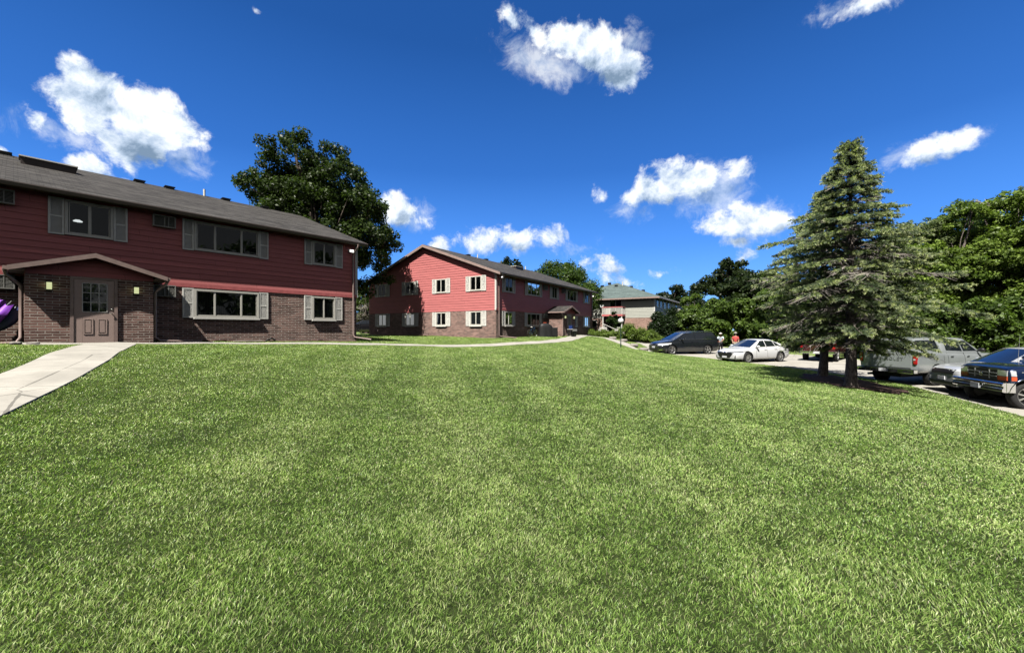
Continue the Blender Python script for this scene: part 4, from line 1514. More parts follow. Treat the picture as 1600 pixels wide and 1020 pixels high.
# bright shrubs in front of the green roofed building
for i, (px, Y, top, rx, lab) in enumerate((
        (931, 47, -.05, 1.1, 'low bright shrub against the far end of the middle building'),
        (947, 46.5, -.15, 1.1, 'low bright shrub left of the lamp post'),
        (963, 45, -.25, 1.0, 'small bright shrub directly behind the lamp post'),
        (984, 44.5, .75, 1.5, 'tallest and roundest bright shrub, right of the lamp post'),
        (1003, 43.5, .30, 1.4, 'bright shrub between the tallest one and the evergreens'),
        (1019, 42.5, -.45, 1.1, 'low bright shrub in front of the evergreens near the minivan bonnet'))):
    X = (px - 800) / 640 * Y
    b = gz(X, Y)
    lb = lobes_auto(np.random.default_rng(60 + i), rx, (top - b) * .9, 0.05, 8)
    m_ = max(l[2] + l[3] for l in lb)
    lb = [(a, c, d * (top - b) / m_, r) for a, c, d, r in lb]
    tree('leafy_shrub', X, Y, lb, 8000, .085, (0.07, 0.12, 0.02), (0.26, 0.36, 0.08), lab, 'bright leafy shrubs', .05, 60 + i, cat='bush', forks=4, n_clump=200, z=b, aspect=.35, up=1.0, clump=.3)

# a small dark tree climbing the balcony
auto_tree('small_tree', 957.5, 53.5, 2.35, -.8, .75, 'thin dark tree growing in front of the red railed balcony', 5000, .08, (0.015, 0.035, 0.01), (0.05, 0.09, 0.02), seed=71, low=.3, trunk_r=.05)

# the wood on the right
WOOD = [  # px, Y, top, rx, dead, look, label
    (1385, 32, 7.6, 3.4, 6, 0, 'grey green tree full of bare twigs just right of the spruce top'),
    (1425, 27, 7.4, 2.9, 8, 0, 'loose grey green tree with dead twigs above the cap of the silver pickup'),
    (1478, 25.5, 7.9, 2.6, 3, 1, 'bright green tree above the cab of the silver pickup'),
    (1505, 33, 11.0, 3.0, 2, 2, 'taller thin topped tree rising behind the bright green one'),
    (1548, 24.5, 8.0, 2.7, 5, 1, 'green tree with bleached bare limbs above the blue pickup'),
    (1600, 24, 8.6, 2.9, 3, 1, 'tall green tree at the right edge of the wood'),
    (1665, 24, 9.2, 3.2, 0, 2, 'wide tree just past the right edge tree of the wood'),
    (1560, 31, 10.2, 3.4, 0, 2, 'tall dark tree in the second row of the wood behind the blue pickup'),
    (1450, 34, 8.8, 3.2, 0, 2, 'dark tree in the second row of the wood behind the silver pickup')]
LOOK = [((0.075, 0.11, 0.045), (0.24, 0.30, 0.13)), ((0.075, 0.13, 0.026), (0.27, 0.38, 0.075)), ((0.045, 0.078, 0.024), (0.15, 0.215, 0.06))]
for i, (px, Y, top, rx, dd, lk, lab) in enumerate(WOOD):
    X = (px - 800) / 640 * Y
    auto_tree('woodland_tree', px, Y, top, gz(X, Y), rx, lab, 40000, .085, *LOOK[lk], seed=80 + i, low=.08, dead=dd, group='trees of the wood beyond the parking lot', n_clump=520, n=17, clump=.2, wisp=.12, fill=.4,
              bark='bark_pale', trunk_r=.16)
SHR = [(1245, 36, 2.6, 2.2, 'dark bush low behind the left side of the spruces'), (1290, 34, 3.2, 2.4, 'dark bush directly behind the rear spruce'), (1335, 33, 3.0, 2.4, 'dark bush behind the front spruce'),
       (1378, 27.5, 2.2, 2.0, 'bush behind the tailgate of the silver pickup'), (1425, 25, 1.5, 1.9, 'bush behind the cap of the silver pickup'), (1470, 23.5, 1.6, 1.9, 'bright bush behind the cab of the silver pickup'),
       (1520, 22.6, 1.7, 1.9, 'dark bush between the silver and the blue pickup'), (1565, 22, 1.9, 1.8, 'dark bush behind the roof of the blue pickup'), (1610, 21.5, 2.2, 1.9, 'dark bush at the right edge behind the blue pickup')]
for i, (px, Y, top, rx, lab) in enumerate(SHR):
    X = (px - 800) / 640 * Y
    auto_tree('woodland_bush', px, Y, top, gz(X, Y), rx, lab, 12000, .10, (0.038, 0.07, 0.016), (0.15, 0.235, 0.05), seed=100 + i, low=.0, group='undergrowth at the edge of the wood', cat='bush', forks=3, n_clump=220, trunk_r=.06)
for i, (px, Y, top, rx, lab) in enumerate(((1232, 46, 7.5, 3.4, 'dark tree left of the spruce top in the background'), (1300, 44, 7.0, 3.4, 'dark tree hidden mostly by the spruces'))):
    auto_tree('broadleaf_tree', px, Y, top, -1.3, rx, lab, 12000, .16, GD, GL, seed=120 + i, low=.1)

# between the two red buildings
auto_tree('broadleaf_tree', 568, 58, 6.6, -.6, 2.6, 'sunny green tree in the gap between the two red buildings', 12000, .15, (0.03, 0.055, 0.014), (0.10, 0.15, 0.035), seed=130, low=.05)
auto_tree('grey_bush', 573, 50, 3.2, -.6, 1.3, 'greyish half dead conifer in the gap between the two red buildings', 2600, .10, (0.07, 0.06, 0.05), (0.20, 0.19, 0.15), seed=131, low=.0, dead=26, cat='bush')


# ------------------------------------------------------------------ spruces
def spruce(x, y, H, seed, n_br, R0, label, squash=(1, 1), tops=1, low=0.17, bare=0.3, z=None):
    rng = np.random.default_rng(seed)
    base = gz(x, y) if z is None else z
    root = empty('spruce_tree', (x, y, base - .02), 0, label, 'spruce', 'spruces in the mulch bed')
    tr = MB()
    wob = rng.normal(size=(12, 2)) * 0.03

    def axis(t):
        return np.array([np.interp(t, np.linspace(0, 1, 12), wob[:, 0]), np.interp(t, np.linspace(0, 1, 12), wob[:, 1]), H * t])
    ts = np.concatenate([[-.03, 0, .02, .05], np.linspace(.1, 1, 12)])
    tr.tube([axis(max(0, t)) + np.array([0, 0, H * min(t, 0)]) for t in ts], [.26, .23, .19, .175] + [.16 * (1 - t) ** 1.1 + .012 for t in ts[4:]], 12)
    tr.build('trunk', M['bark_pale'], root, smooth=70)
    br, tw = MB(), MB()
    P, D, S, T = [], [], [], []
    for i in range(n_br):
        t = low + (1 - low) * ((i + rng.random()) / n_br) ** 0.92
        a = i * 2.39996 + rng.normal() * .3
        L = R0 * ((1 - t) ** 0.92 * 1.12 + 0.05) * rng.uniform(0.50, 1.16)
        if t > .90:
            L *= .75
        if t > .68:
            L *= .80
        if .5 < t < .88 and rng.random() < .22:
            L *= rng.uniform(1.1, 1.6)
        if t < low + .06:
            L *= rng.uniform(.6, 1.0)
        if rng.random() < .05 and t < .75:
            L *= 1.25
        dr = np.array([math.cos(a) * squash[0], math.sin(a) * squash[1], 0])
        L *= np.linalg.norm(dr)
        dr = dr / np.linalg.norm(dr)
        if t < .36:
            L *= (1 - .34 * max(0, -dr[0])) if dr[0] < 0 else (1 - .16 * dr[0])
        st = axis(t)
        rise = 0.46 + 1.0 * max(0, t - .35) + rng.uniform(-.12, .18)
        droop = 0.42 * (1 - t)
        nS = 10
        pts = []
        sway = rng.normal() * .12
        side = np.array([-dr[1], dr[0], 0])
        for k in range(nS + 1):
            u = k / nS
            pts.append(st + dr * L * u + side * sway * L * u * u + np.array([0, 0, L * (rise * u - (rise + droop) * u * u * .95 + .22 * u ** 4)]))
        pts = np.array(pts)
        r0 = .012 + .018 * L / R0
        br.tube(pts, list(np.linspace(r0, .004, nS + 1)), 4, cap=False)
        dead_branch = rng.random() < bare * (1 if t < .62 else .35)
        # twigs to both sides
        nT = int(14 + 22 * L)
        for j in range(nT):
            u = rng.uniform(.14, 1.0) ** 0.8
            f = u * nS
            k = min(int(f), nS - 1)
            p = pts[k] + (pts[k + 1] - pts[k]) * (f - k)
            tang = unit(pts[k + 1] - pts[k])
            sgn = 1 if j % 2 else -1
            ln = (.20 + .36 * (1 - abs(u - .55) * 1.2)) * rng.uniform(.6, 1.2) * (0.55 + 0.5 * L / R0)
            d = unit(tang * rng.uniform(.55, 1.0) + side * sgn * rng.uniform(.5, 1.0) + np.array([0, 0, rng.uniform(-.35, .12)]))
            e = p + d * ln
            inner = u < .30 and t < .85
            if dead_branch or (inner and rng.random() < .75):
                if rng.random() < .85:
                    e_ = p + d * ln * rng.uniform(1.0, 1.7)
                    q = p * .5 + e_ * .5 + np.array([0, 0, -.04]) + rng.normal(size=3) * .02
                    tw.tube([p, q, e_ + np.array([0, 0, -.08])], [.0085, .006, .003], 3, cap=False)
                if dead_branch and u < .8:
                    continue
                if not dead_branch:
                    continue
            m = max(4, int(ln / .022))
            uu = rng.uniform(.1, 1.05, m)
            P.append(p + np.outer(uu * ln, d) + rng.normal(size=(m, 3)) * .012)
            D.append(np.repeat(d[None], m, 0))
            S.append(rng.uniform(.045, .08, m))
            tip = np.clip((uu - .5) * 2, 0, 1) * (.35 + .65 * (u > .6))
            T.append(np.clip(tip * .8 + rng.normal(0, .12, m) + .18 * (rng.random() < .35), 0, 1))
    P, D, S, T = np.concatenate(P), np.concatenate(D), np.concatenate(S)[:, None], np.concatenate(T)[:, None]
    n = len(P)
    Vs, Cs = [], []
    dk, md, lt = np.array([0.13, 0.18, 0.125]), np.array([0.40, 0.48, 0.31]), np.array([0.85, 0.90, 0.50])
    col = np.where(T < .5, dk + (md - dk) * T * 2, md + (lt - md) * (T - .5) * 2)
    for rep in range(4):
        sd_ = unit(np.cross(D, rng.normal(size=(n, 3))))
        out = unit(D * .75 + sd_ * .65)
        w = unit(np.cross(out, rng.normal(size=(n, 3)))) * S * .15
        Vs.append(np.stack([P - w, P + w, P + out * S], 1))
        Cs.append(np.stack([col * .75, col * .75, col * 1.1], 1))
    V, C_ = np.concatenate(Vs).reshape(-1, 3), np.concatenate(Cs).reshape(-1, 3)
    np_mesh('needles', V, np.arange(len(V)).reshape(-1, 3), M['needle'], root, C_)
    br.build('branches', M['bark_pale'], root, recalc=False)
    tw.build('dead_twigs', M['twig'], root, recalc=False)
    return root


spruce(11.75, 14.2, 8.45, 7, 270, 3.15, 'front spruce with a thick pale trunk and light new tips', squash=(1.0, .9), low=.16, bare=.26)
spruce(13.3, 17.5, 7.9, 19, 215, 3.35, 'rear spruce with a slimmer dark trunk, its crown left of the front one', squash=(1.05, .8), low=.17, bare=.42)


def background_wood():
    """the wood goes on behind the lawn, out of the frame; the windows mirror it"""
    rng = np.random.default_rng(77)
    C_, Rc = [], []
    for i in range(34):
        a = R(62 + 150 * (i + rng.random()) / 34)
        d = rng.uniform(27, 38)
        x, y = d * math.sin(a), d * math.cos(a)
        if x < 30 and y > -12:
            x += 10
        h = rng.uniform(9, 15)
        for k in range(46):
            t = rng.uniform(.02, 1)
            q = 3.4 * math.sin(PI * (.1 + .85 * t)) ** .6
            b = rng.uniform(0, 2 * PI)
            C_.append((x + q * math.cos(b), y + q * math.sin(b), -2 + h * t))
            Rc.append(rng.uniform(.8, 1.5))
    C_, Rc = np.array(C_), np.array(Rc)
    V, F, T = leaves(rng, C_, Rc, np.full(len(C_), 42), .30, (0.02, 0.04, 0.012), (0.09, 0.14, 0.03))
    tag(np_mesh('woodland', V, F, M['leaf'], None, T), 'green wood closing the lawn behind the viewer', 'wood', kind='stuff')


background_wood()
M['smoked'] = plain('smoked_lens', (0.10, 0.12, 0.14), 0.05, 0.3, coat=1.0)
M['letter'] = plain('tailgate_letter', (0.31, 0.34, 0.35), 0.4, 0.3)
# ------------------------------------------------------------------ vehicles (nose towards +x, left side +y)
def lerp(a, b, t):
    return a + (b - a) * t


def car_shell(st, wheels, wr, level=2, crown=.03):
    """st: stations (x, z bottom, z top, half width low, half width mid, half width top); wheel arches are cut out"""
    mb = MB()
    n = None
    rings = []
    for (x, zb, zt, hb, hm, ht) in st:
        zm = lerp(zb, zt, .5)
        half = [(hb * .55, zb), (hb, zb), (lerp(hb, hm, .8), zb + (zt - zb) * .13), (hm, lerp(zb, zt, .34)), (hm, zm + .04), (lerp(hm, ht, .35), zt - (zt - zb) * .16), (ht, zt - .02), (ht * .8, zt + crown * .5), (ht * .4, zt + crown)]
        ring = [(x, y, z) for y, z in half] + [(x, -y, z) for y, z in reversed(half)]
        rings.append(ring)
    n = len(rings[0])
    vs = [p for r_ in rings for p in r_]
    fs = []
    for i in range(len(rings) - 1):
        for k in range(n):
            a, b = i * n + k, i * n + (k + 1) % n
            fs.append((a, b, b + n, a + n))
    # caps as strips between the left and right halves
    for base, flip in ((0, False), ((len(rings) - 1) * n, True)):
        h = n // 2
        for k in range(h - 1):
            q = (base + k, base + k + 1, base + n - 2 - k, base + n - 1 - k)
            fs.append(q if not flip else q[::-1])
    mb.add(vs, fs)
    o = mb.build('tmp_shell', M['black'])
    s = o.modifiers.new('s', 'SUBSURF')
    s.levels = s.render_levels = level
    cut = MB()
    for wx in wheels:
        for sy in (-1, 1):
            y0, y1 = sorted((sy * .58, sy * 1.3))
            cut.lathe([(0.0001, y0), (wr + .065, y0), (wr + .065, y1), (0.0001, y1)], (wx, 0, wr + .02), 28, 'y')
    c = cut.build('tmp_cut', M['black'])
    b = o.modifiers.new('b', 'BOOLEAN')
    b.object = c
    b.operation = 'DIFFERENCE'
    b.solver = 'EXACT'
    bpy.context.view_layer.update()
    dg = bpy.context.evaluated_depsgraph_get()
    me = bpy.data.meshes.new_from_object(o.evaluated_get(dg))
    bpy.data.objects.remove(o)
    bpy.data.objects.remove(c)
    me.materials.clear()
    return me


def shell_object(me, name, m, parent, wheels, wr, sharp=38):
    me.materials.append(m)
    me.materials.append(M['black_matte'])
    for p in me.polygons:
        c = p.center
        for wx in wheels:
            dd = math.hypot(c.x - wx, c.z - wr - .02)
            if (dd < wr + .05 and abs(c.y) < .66) or (dd > wr + .045 and dd < wr + .075 and abs(p.normal.y) < .5 and abs(c.y) < 1.0 and Vector((p.normal.x, p.normal.z)).dot(Vector((c.x - wx, c.z - wr - .02))) < 0):
                p.material_index = 1
        if p.normal.z < -.8 and c.z < .5:
            p.material_index = 1
    me.polygons.foreach_set('use_smooth', [True] * len(me.polygons))
    me.set_sharp_from_angle(angle=R(sharp))
    me.name = name
    o = bpy.data.objects.new(name, me)
    COL.objects.link(o)
    o.parent = parent
    return o


def cabin(A, B, C_, D, wb, wr, name, m, parent, nose_round=.05):
    """A windscreen foot, B front of the roof, C rear of the roof, D foot of the rear glass: (x, z)"""
    xs = [lerp(A[0], B[0], t) for t in np.linspace(0, 1, 6)] + [lerp(B[0], C_[0], t) for t in np.linspace(0, 1, 7)[1:]] + [lerp(C_[0], D[0], t) for t in np.linspace(0, 1, 6)[1:]]
    prof = sorted([A, B, C_, D])
    px, pz = [p[0] for p in prof], [p[1] for p in prof]
    zr = max(B[1], C_[1])
    vs, fs = [], []
    for x in xs:
        z = float(np.interp(x, px, pz))
        span = (x - C_[0]) / (B[0] - C_[0])
        if 0 <= span <= 1:
            z += .035 * math.sin(PI * span) ** .7
        zb = lerp(D[1], A[1], (x - D[0]) / (A[0] - D[0]))
        w = lambda zz: lerp(wb, wr, np.clip((zz - zb) / (zr - zb), 0, 1))
        zz = max(z, zb + .002)
        endf = 1 - .04 * (1 - min(1, (A[0] - x) / .4)) - .03 * (1 - min(1, (x - D[0]) / .3))
        hh = zz - zb
        half = [(w(zb) * endf + .004, zb - .10), (w(zb) * endf, zb), (w(lerp(zb, zz, .5)) * endf, lerp(zb, zz, .5)), (w(zz) * endf, zb + hh * .88), (w(zz) * endf - min(.05, .4 * hh), zz - min(.012, hh * .04)), (w(zz) * .6, zz + .012), (w(zz) * .25, zz + .022)]
        ring = half + [(-y, q) for y, q in reversed(half)]
        vs += [(x, y, q) for y, q in ring]
    n = 14
    for i in range(len(xs) - 1):
        for k in range(n - 1):
            a = i * n + k
            fs.append((a, a + 1, a + 1 + n, a + n))
    for base in (0, (len(xs) - 1) * n):
        for k in range(n // 2 - 1):
            fs.append((base + k, base + k + 1, base + n - 2 - k, base + n - 1 - k))
    o = MB().add(vs, fs).build(name, m, parent, smooth=32)
    return o


def bvh_of(objs):
    vs, fs = [], []
    for o in objs:
        b = len(vs)
        vs += [v.co.copy() for v in o.data.vertices]
        fs += [tuple(b + k for k in p.vertices) for p in o.data.polygons]
    return BVHTree.FromPolygons(vs, fs)


def patch(name, bvh, c4, d, mat_, parent, off=.008, nu=6, nv=4, thick=.03):
    """a panel laid on the body: bilinear over four corners, dropped onto the surface along d"""
    c4 = [Vector(c) for c in c4]
    d = Vector(d).normalized()
    G = []
    for j in range(nv + 1):
        for i in range(nu + 1):
            u, v = i / nu, j / nv
            p = c4[0] * (1 - u) * (1 - v) + c4[1] * u * (1 - v) + c4[2] * u * v + c4[3] * (1 - u) * v
            hit = bvh.ray_cast(p - d * 3, d, 8)
            G.append((hit[0] - d * off) if hit[0] is not None else None)
    good = [g for g in G if g is not None]
    if not good:
        return None
    for k, g in enumerate(G):
        if g is None:
            i, j = k % (nu + 1), k // (nu + 1)
            p = c4[0] * (1 - i / nu) * (1 - j / nv) + c4[1] * (i / nu) * (1 - j / nv) + c4[2] * (i / nu) * (j / nv) + c4[3] * (1 - i / nu) * (j / nv)
            near = min(good, key=lambda q: (q - p - d * (q - p).dot(d)).length)
            G[k] = p + d * (near - p).dot(d)
    mb = MB()
    m = len(G)
    vs = G + [g + d * (thick + off) for g in G]
    fs = []
    W = nu + 1
    for j in range(nv):
        for i in range(nu):
            a = j * W + i
            fs.append((a, a + 1, a + W + 1, a + W))
    rim = [i for i in range(W)] + [j * W + nu for j in range(1, nv + 1)] + [nv * W + i for i in range(nu - 1, -1, -1)] + [j * W for j in range(nv - 1, 0, -1)]
    for k in range(len(rim)):
        a, b = rim[k], rim[(k + 1) % len(rim)]
        fs.append((a, b, b + m, a + m))
    return mb.add(vs, fs).build(name, mat_, parent, smooth=40)


def wheel(parent, x, y, r, w=.22, spokes=5, style='alloy'):
    s = 1 if y > 0 else -1
    mb = MB()
    prof = [(r * .64, -w / 2 + .02), (r * .74, -w / 2), (r * .93, -w / 2 + .01), (r, -w / 2 + .05), (r, w / 2 - .05), (r * .93, w / 2 - .01), (r * .74, w / 2), (r * .64, w / 2 - .02), (r * .60, w / 2 - .06), (r * .60, -w / 2 + .05)]
    mb.lathe(prof + [prof[0]], (0, 0, 0), 30, 'y')
    o = mb.build('wheel', M['tyre'], parent, smooth=50, loc=(x, y, r))
    rb = MB()
    yo = s * w / 2
    rb.lathe([(r * .66, s * (w / 2 - .015)), (r * .60, s * (w / 2 - .03)), (r * .58, s * (w / 2 - .09))], (0, 0, 0), 30, 'y')
    rb.lathe([(0.001, s * (w / 2 - .03)), (r * .16, s * (w / 2 - .035)), (r * .18, s * (w / 2 - .07))], (0, 0, 0), 14, 'y')
    for k in range(spokes):
        a = 2 * PI * k / spokes + .3
        ca, sa = math.cos(a), math.sin(a)
        wd = r * (.085 if spokes > 6 else .12)
        q = []
        for (rr, ww, dy) in ((r * .12, wd, .045), (r * .62, wd * 1.25, .035)):
            for sg in (-1, 1):
                for dep in (0, -.035):
                    q.append((ca * rr - sa * ww * sg * .5, s * (w / 2 - dy + dep), sa * rr + ca * ww * sg * .5))
        rb.add(q, [(0, 2, 6, 4), (1, 5, 7, 3), (0, 4, 5, 1), (2, 3, 7, 6), (0, 1, 3, 2), (4, 6, 7, 5)])
    rm = rb.build('rim', M['rim'], o, smooth=30)
    MB().lathe([(0.001, s * (w / 2 - .10)), (r * .61, s * (w / 2 - .10))], (0, 0, 0), 24, 'y').build('brake_disc', M['black'], o)
    return o


def mirror(parent, bvh, x, z, yb, m, s):
    mb = MB().ball((x, s * (yb + .12), z), .1, 8, (.75, 1.15, .8))
    mb.tube([(x + .02, s * (yb - .05), z - .05), (x, s * (yb + .05), z - .04)], .03, 6)
    return mb.build('wing_mirror', m, parent, smooth=60)


def seam(parent, bvh, x0, z0, x1, z1, s, yb=1.2):
    w = .007
    if abs(x1 - x0) < abs(z1 - z0):
        c = [(x0 - w, s * yb, z0), (x0 + w, s * yb, z0), (x1 + w, s * yb, z1), (x1 - w, s * yb, z1)]
    else:
        c = [(x0, s * yb, z0 - w), (x1, s * yb, z1 - w), (x1, s * yb, z1 + w), (x0, s * yb, z0 + w)]
    return patch('door_seam', bvh, c, (0, -s, 0), M['black'], parent, .003, 2, 6, .006)


def side_quad(bvh, parent, name, pts, mat_, s, off=.006, nu=5, nv=4):
    return patch(name, bvh, [(x, s * 1.4, z) for x, z in pts], (0, -s, 0), mat_, parent, off, nu, nv, .012)


def vehicle(name, label, cat, loc, heading, spec, group=None):
    root = empty(name, loc, math.atan2(heading[1], heading[0]), label, cat, group)
    P = spec['paint']
    wh, wr = spec['wheels'], spec['wr']
    me = car_shell(spec['st'], wh, wr, spec.get('level', 2), spec.get('crown', .03))
    body = shell_object(me, 'body', P, root, wh, wr)
    parts = [body]
    if 'cab' in spec:
        cb = cabin(*spec['cab'], 'roof', P, root)
        parts.append(cb)
    if 'cap' in spec:
        cp = cabin(*spec['cap'], 'truck_cap', P, root)
        parts.append(cp)
    bv = bvh_of(parts)
    tr = spec['track']
    for wx in wh:
        for s in (-1, 1):
            wheel(root, wx, s * tr, wr, spec.get('ww', .22), spec.get('spokes', 5))
    for s in (-1, 1):
        for q in spec['glass_side']:
            side_quad(bv, root, 'side_window', q, M['car_glass'], s)
        for q in spec.get('trim_side', ()):
            side_quad(bv, root, 'window_trim', q[:4], q[4], s, .011, 6, 1)
        for q in spec.get('seams', ()):
            seam(root, bv, *q, s)
        for q in spec.get('handles', ()):
            side_quad(bv, root, 'door_handle', [(q[0], q[1]), (q[0] + .17, q[1]), (q[0] + .17, q[1] + .035), (q[0], q[1] + .035)], spec.get('handle_mat', P), s, .03, 3, 1)
        mx_, mz, my_ = spec['mirror']
        mirror(root, bv, mx_, mz, my_, spec.get('mirror_mat', P), s)
    (ax, az), (bx, bz), (cx, cz), (dx, dz) = spec['cab'][:4]
    wbt, wtp = spec['cab'][4:6]
    patch('windscreen', bv, [(lerp(ax, bx, .05), -wbt * .88, 3), (lerp(ax, bx, .05), wbt * .88, 3), (lerp(ax, bx, .93), wtp * .86, 3), (lerp(ax, bx, .93), -wtp * .86, 3)], (0, 0, -1), M['car_glass'], root, .007, 8, 6, .01)
    if spec.get('rear_glass', True):
        if abs(dx - cx) > .25:
            patch('rear_window', bv, [(lerp(dx, cx, .1), -wbt * .85, 3), (lerp(dx, cx, .1), wbt * .85, 3), (lerp(dx, cx, .9), wtp * .82, 3), (lerp(dx, cx, .9), -wtp * .82, 3)], (0, 0, -1), M['car_glass'], root, .007, 8, 5, .01)
        else:
            patch('rear_window', bv, [(-5, -wbt * .8, lerp(dz, cz, .15)), (-5, wbt * .8, lerp(dz, cz, .15)), (-5, wtp * .8, lerp(dz, cz, .85)), (-5, -wtp * .8, lerp(dz, cz, .85))], (1, 0, 0), M['car_glass'], root, .007, 8, 5, .01)
    return root, bv, body


def front(bv, root, name, y0, y1, z0, z1, mat_, off=.01, slant=0, nu=6, nv=3, taper=0):
    return patch(name, bv, [(6, y0 + taper, z0), (6, y1 - taper, z0), (6, y1, z1), (6, y0, z1)], (-1, 0, 0), mat_, root, off, nu, nv, .05)


def back(bv, root, name, y0, y1, z0, z1, mat_, off=.01, nu=6, nv=3):
    return patch(name, bv, [(-6, y0, z0), (-6, y1, z0), (-6, y1, z1), (-6, y0, z1)], (1, 0, 0), mat_, root, off, nu, nv, .05)


def corner_lamp(bv, root, name, s, x0, x1, y0, y1, z0, z1, z2, z3, mat_, off=.012, fwd=1, nu=8):
    """a lamp that wraps the corner: its inner edge lies on the nose, its outer edge on the flank"""
    # outer end on the flank at x0, inner end on the face at y0
    c = [(x1 + fwd * .6, s * y0, z0), (x0 + fwd * .05, s * (y1 + .5), z1), (x0 + fwd * .05, s * (y1 + .5), z2), (x1 + fwd * .6, s * y0, z3)]
    return patch(name, bv, c, (-fwd, -s * .75, 0), mat_, root, off, nu, 3, .04)


# ---- dark minivan
z = -1.90
van_paint = paint('graphite_paint', (0.022, 0.027, 0.034), .5, .25)
spec = dict(paint=van_paint, wheels=(1.60, -1.47), wr=.355, track=.87, level=2,
            st=[(2.58, .34, .66, .50, .62, .50), (2.52, .24, .80, .72, .82, .66), (2.3, .20, .93, .82, .93, .74), (1.95, .19, 1.01, .86, .98, .80), (1.5, .19, 1.07, .88, .995, .84), (1.1, .19, 1.12, .88, 1.0, .88), (0, .19, 1.12, .88, 1.0, .90), (-1.2, .19, 1.14, .88, 1.0, .90),
                (-2.0, .21, 1.16, .88, .99, .89), (-2.4, .25, 1.14, .84, .96, .86), (-2.58, .34, 1.06, .74, .88, .78)],
            cab=((1.42, 1.09), (.30, 1.66), (-2.05, 1.72), (-2.52, 1.12), .90, .70),
            glass_side=[[(.95, 1.17), (.52, 1.17), (.30, 1.58), (.42, 1.52)], [(.46, 1.15), (-.36, 1.15), (-.36, 1.63), (.24, 1.61)], [(-.44, 1.15), (-1.36, 1.17), (-1.36, 1.65), (-.44, 1.64)], [(-1.44, 1.18), (-2.16, 1.24), (-2.02, 1.60), (-1.44, 1.65)]],
            trim_side=[[(1.0, 1.125), (-2.2, 1.165), (-2.2, 1.185), (1.0, 1.145), M['chrome']]],
            seams=[(.98, .40, .98, 1.1), (-.40, .34, -.40, 1.12), (-1.42, .6, -1.42, 1.14), (-.9, .30, .95, .28), (-1.42, .96, -2.4, .96)], handles=[(-.2, .95), (-.62, .95)], mirror=(.78, 1.16, .92), spokes=5)
van, bv, _ = vehicle('minivan', 'dark graphite minivan parked farthest up the lot with people behind it', 'minivan', (13.35, 31.96, z), (-.974, -.225), spec, 'vehicles in the parking lot')
front(bv, van, 'grille', -.56, .56, .70, .82, M['black'], .012, taper=.06)
front(bv, van, 'lower_grille', -.52, .52, .34, .52, M['black'], .010)
front(bv, van, 'licence_plate', -.16, .16, .52, .66, M['plate'], .035)
for s in (-1, 1):
    corner_lamp(bv, van, 'headlight', s, 2.22, 2.5, .58, .9, .68, .76, .90, .82, M['lens'])
    front(bv, van, 'fog_lamp', s * .78 - .09, s * .78 + .09, .36, .42, M['chrome'], .012)
    back(bv, van, 'tail_light', s * .80 - .08, s * .80 + .08, .92, 1.12, M['lens_red'])
    van_rail = MB().tube([(.2, s * .62, 1.70), (-.2, s * .63, 1.755), (-1.6, s * .63, 1.79), (-2.0, s * .62, 1.75)], .018, 6).build('roof_rail', M['chrome'], van, smooth=60)

# ---- white saloon
wp = paint('white_paint', (0.78, 0.79, 0.80), 0.0, .25, .02)
spec = dict(paint=wp, wheels=(1.38, -1.32), wr=.325, track=.79, level=2,
            st=[(2.30, .30, .60, .44, .56, .42), (2.24, .20, .70, .62, .76, .58), (2.0, .17, .79, .74, .84, .68), (1.6, .17, .86, .78, .89, .74), (1.1, .17, .92, .80, .90, .80), (.2, .17, .95, .80, .90, .82), (-1.0, .18, .98, .80, .90, .82),
                (-1.7, .19, 1.02, .80, .89, .78), (-2.1, .24, 1.03, .74, .85, .72), (-2.27, .34, .98, .62, .76, .60)],
            cab=((1.12, .92), (.10, 1.40), (-.85, 1.40), (-1.90, 1.03), .80, .58),
            glass_side=[[(.70, .97), (-.16, .99), (-.16, 1.35), (.12, 1.34)], [(-.22, .99), (-.95, 1.01), (-.86, 1.33), (-.22, 1.355)], [(-1.0, 1.02), (-1.35, 1.07), (-1.1, 1.24), (-.92, 1.30)]],
            seams=[(.72, .32, .72, .93), (-.19, .28, -.19, .97), (-1.02, .62, -1.02, .99), (-.7, .26, .72, .26)], handles=[(-.12, .80), (-.98, .83)], mirror=(.66, 1.0, .82), spokes=10, ww=.2)
sed, bv, _ = vehicle('sedan', 'white four door sedan with a wide black grille parked beside the dark minivan', 'car', (15.2, 25.9, -2.03), (-.94, -.342), spec, 'vehicles in the parking lot')
patch('grille', bv, [(6, -.36, .33), (6, .36, .33), (6, .60, .64), (6, -.60, .64)], (-1, 0, 0), M['black'], sed, .012, 8, 4, .05)
front(bv, sed, 'licence_plate', -.16, .16, .32, .43, M['plate'], .04)
front(bv, sed, 'emblem', -.07, .07, .645, .69, M['chrome'], .02)
front(bv, sed, 'bumper_lip', -.66, .66, .20, .225, M['chrome'], .02)
for s in (-1, 1):
    corner_lamp(bv, sed, 'headlight', s, 1.88, 2.2, .56, .82, .63, .69, .76, .68, M['smoked'])
    patch('bumper_vent', bv, [(6, s * .66, .32), (6, s * .72, .32), (6, s * .72, .50), (6, s * .70, .50)], (-1, 0, 0), M['black'], sed, .01, 3, 3, .04)
    back(bv, sed, 'tail_light', s * .62 - .16, s * .62 + .16, .80, .94, M['lens_red'])
    side_quad(bv, sed, 'sill_line', [(.9, .30), (-.9, .30), (-.9, .335), (.9, .325)], M['chrome'], s, .006)

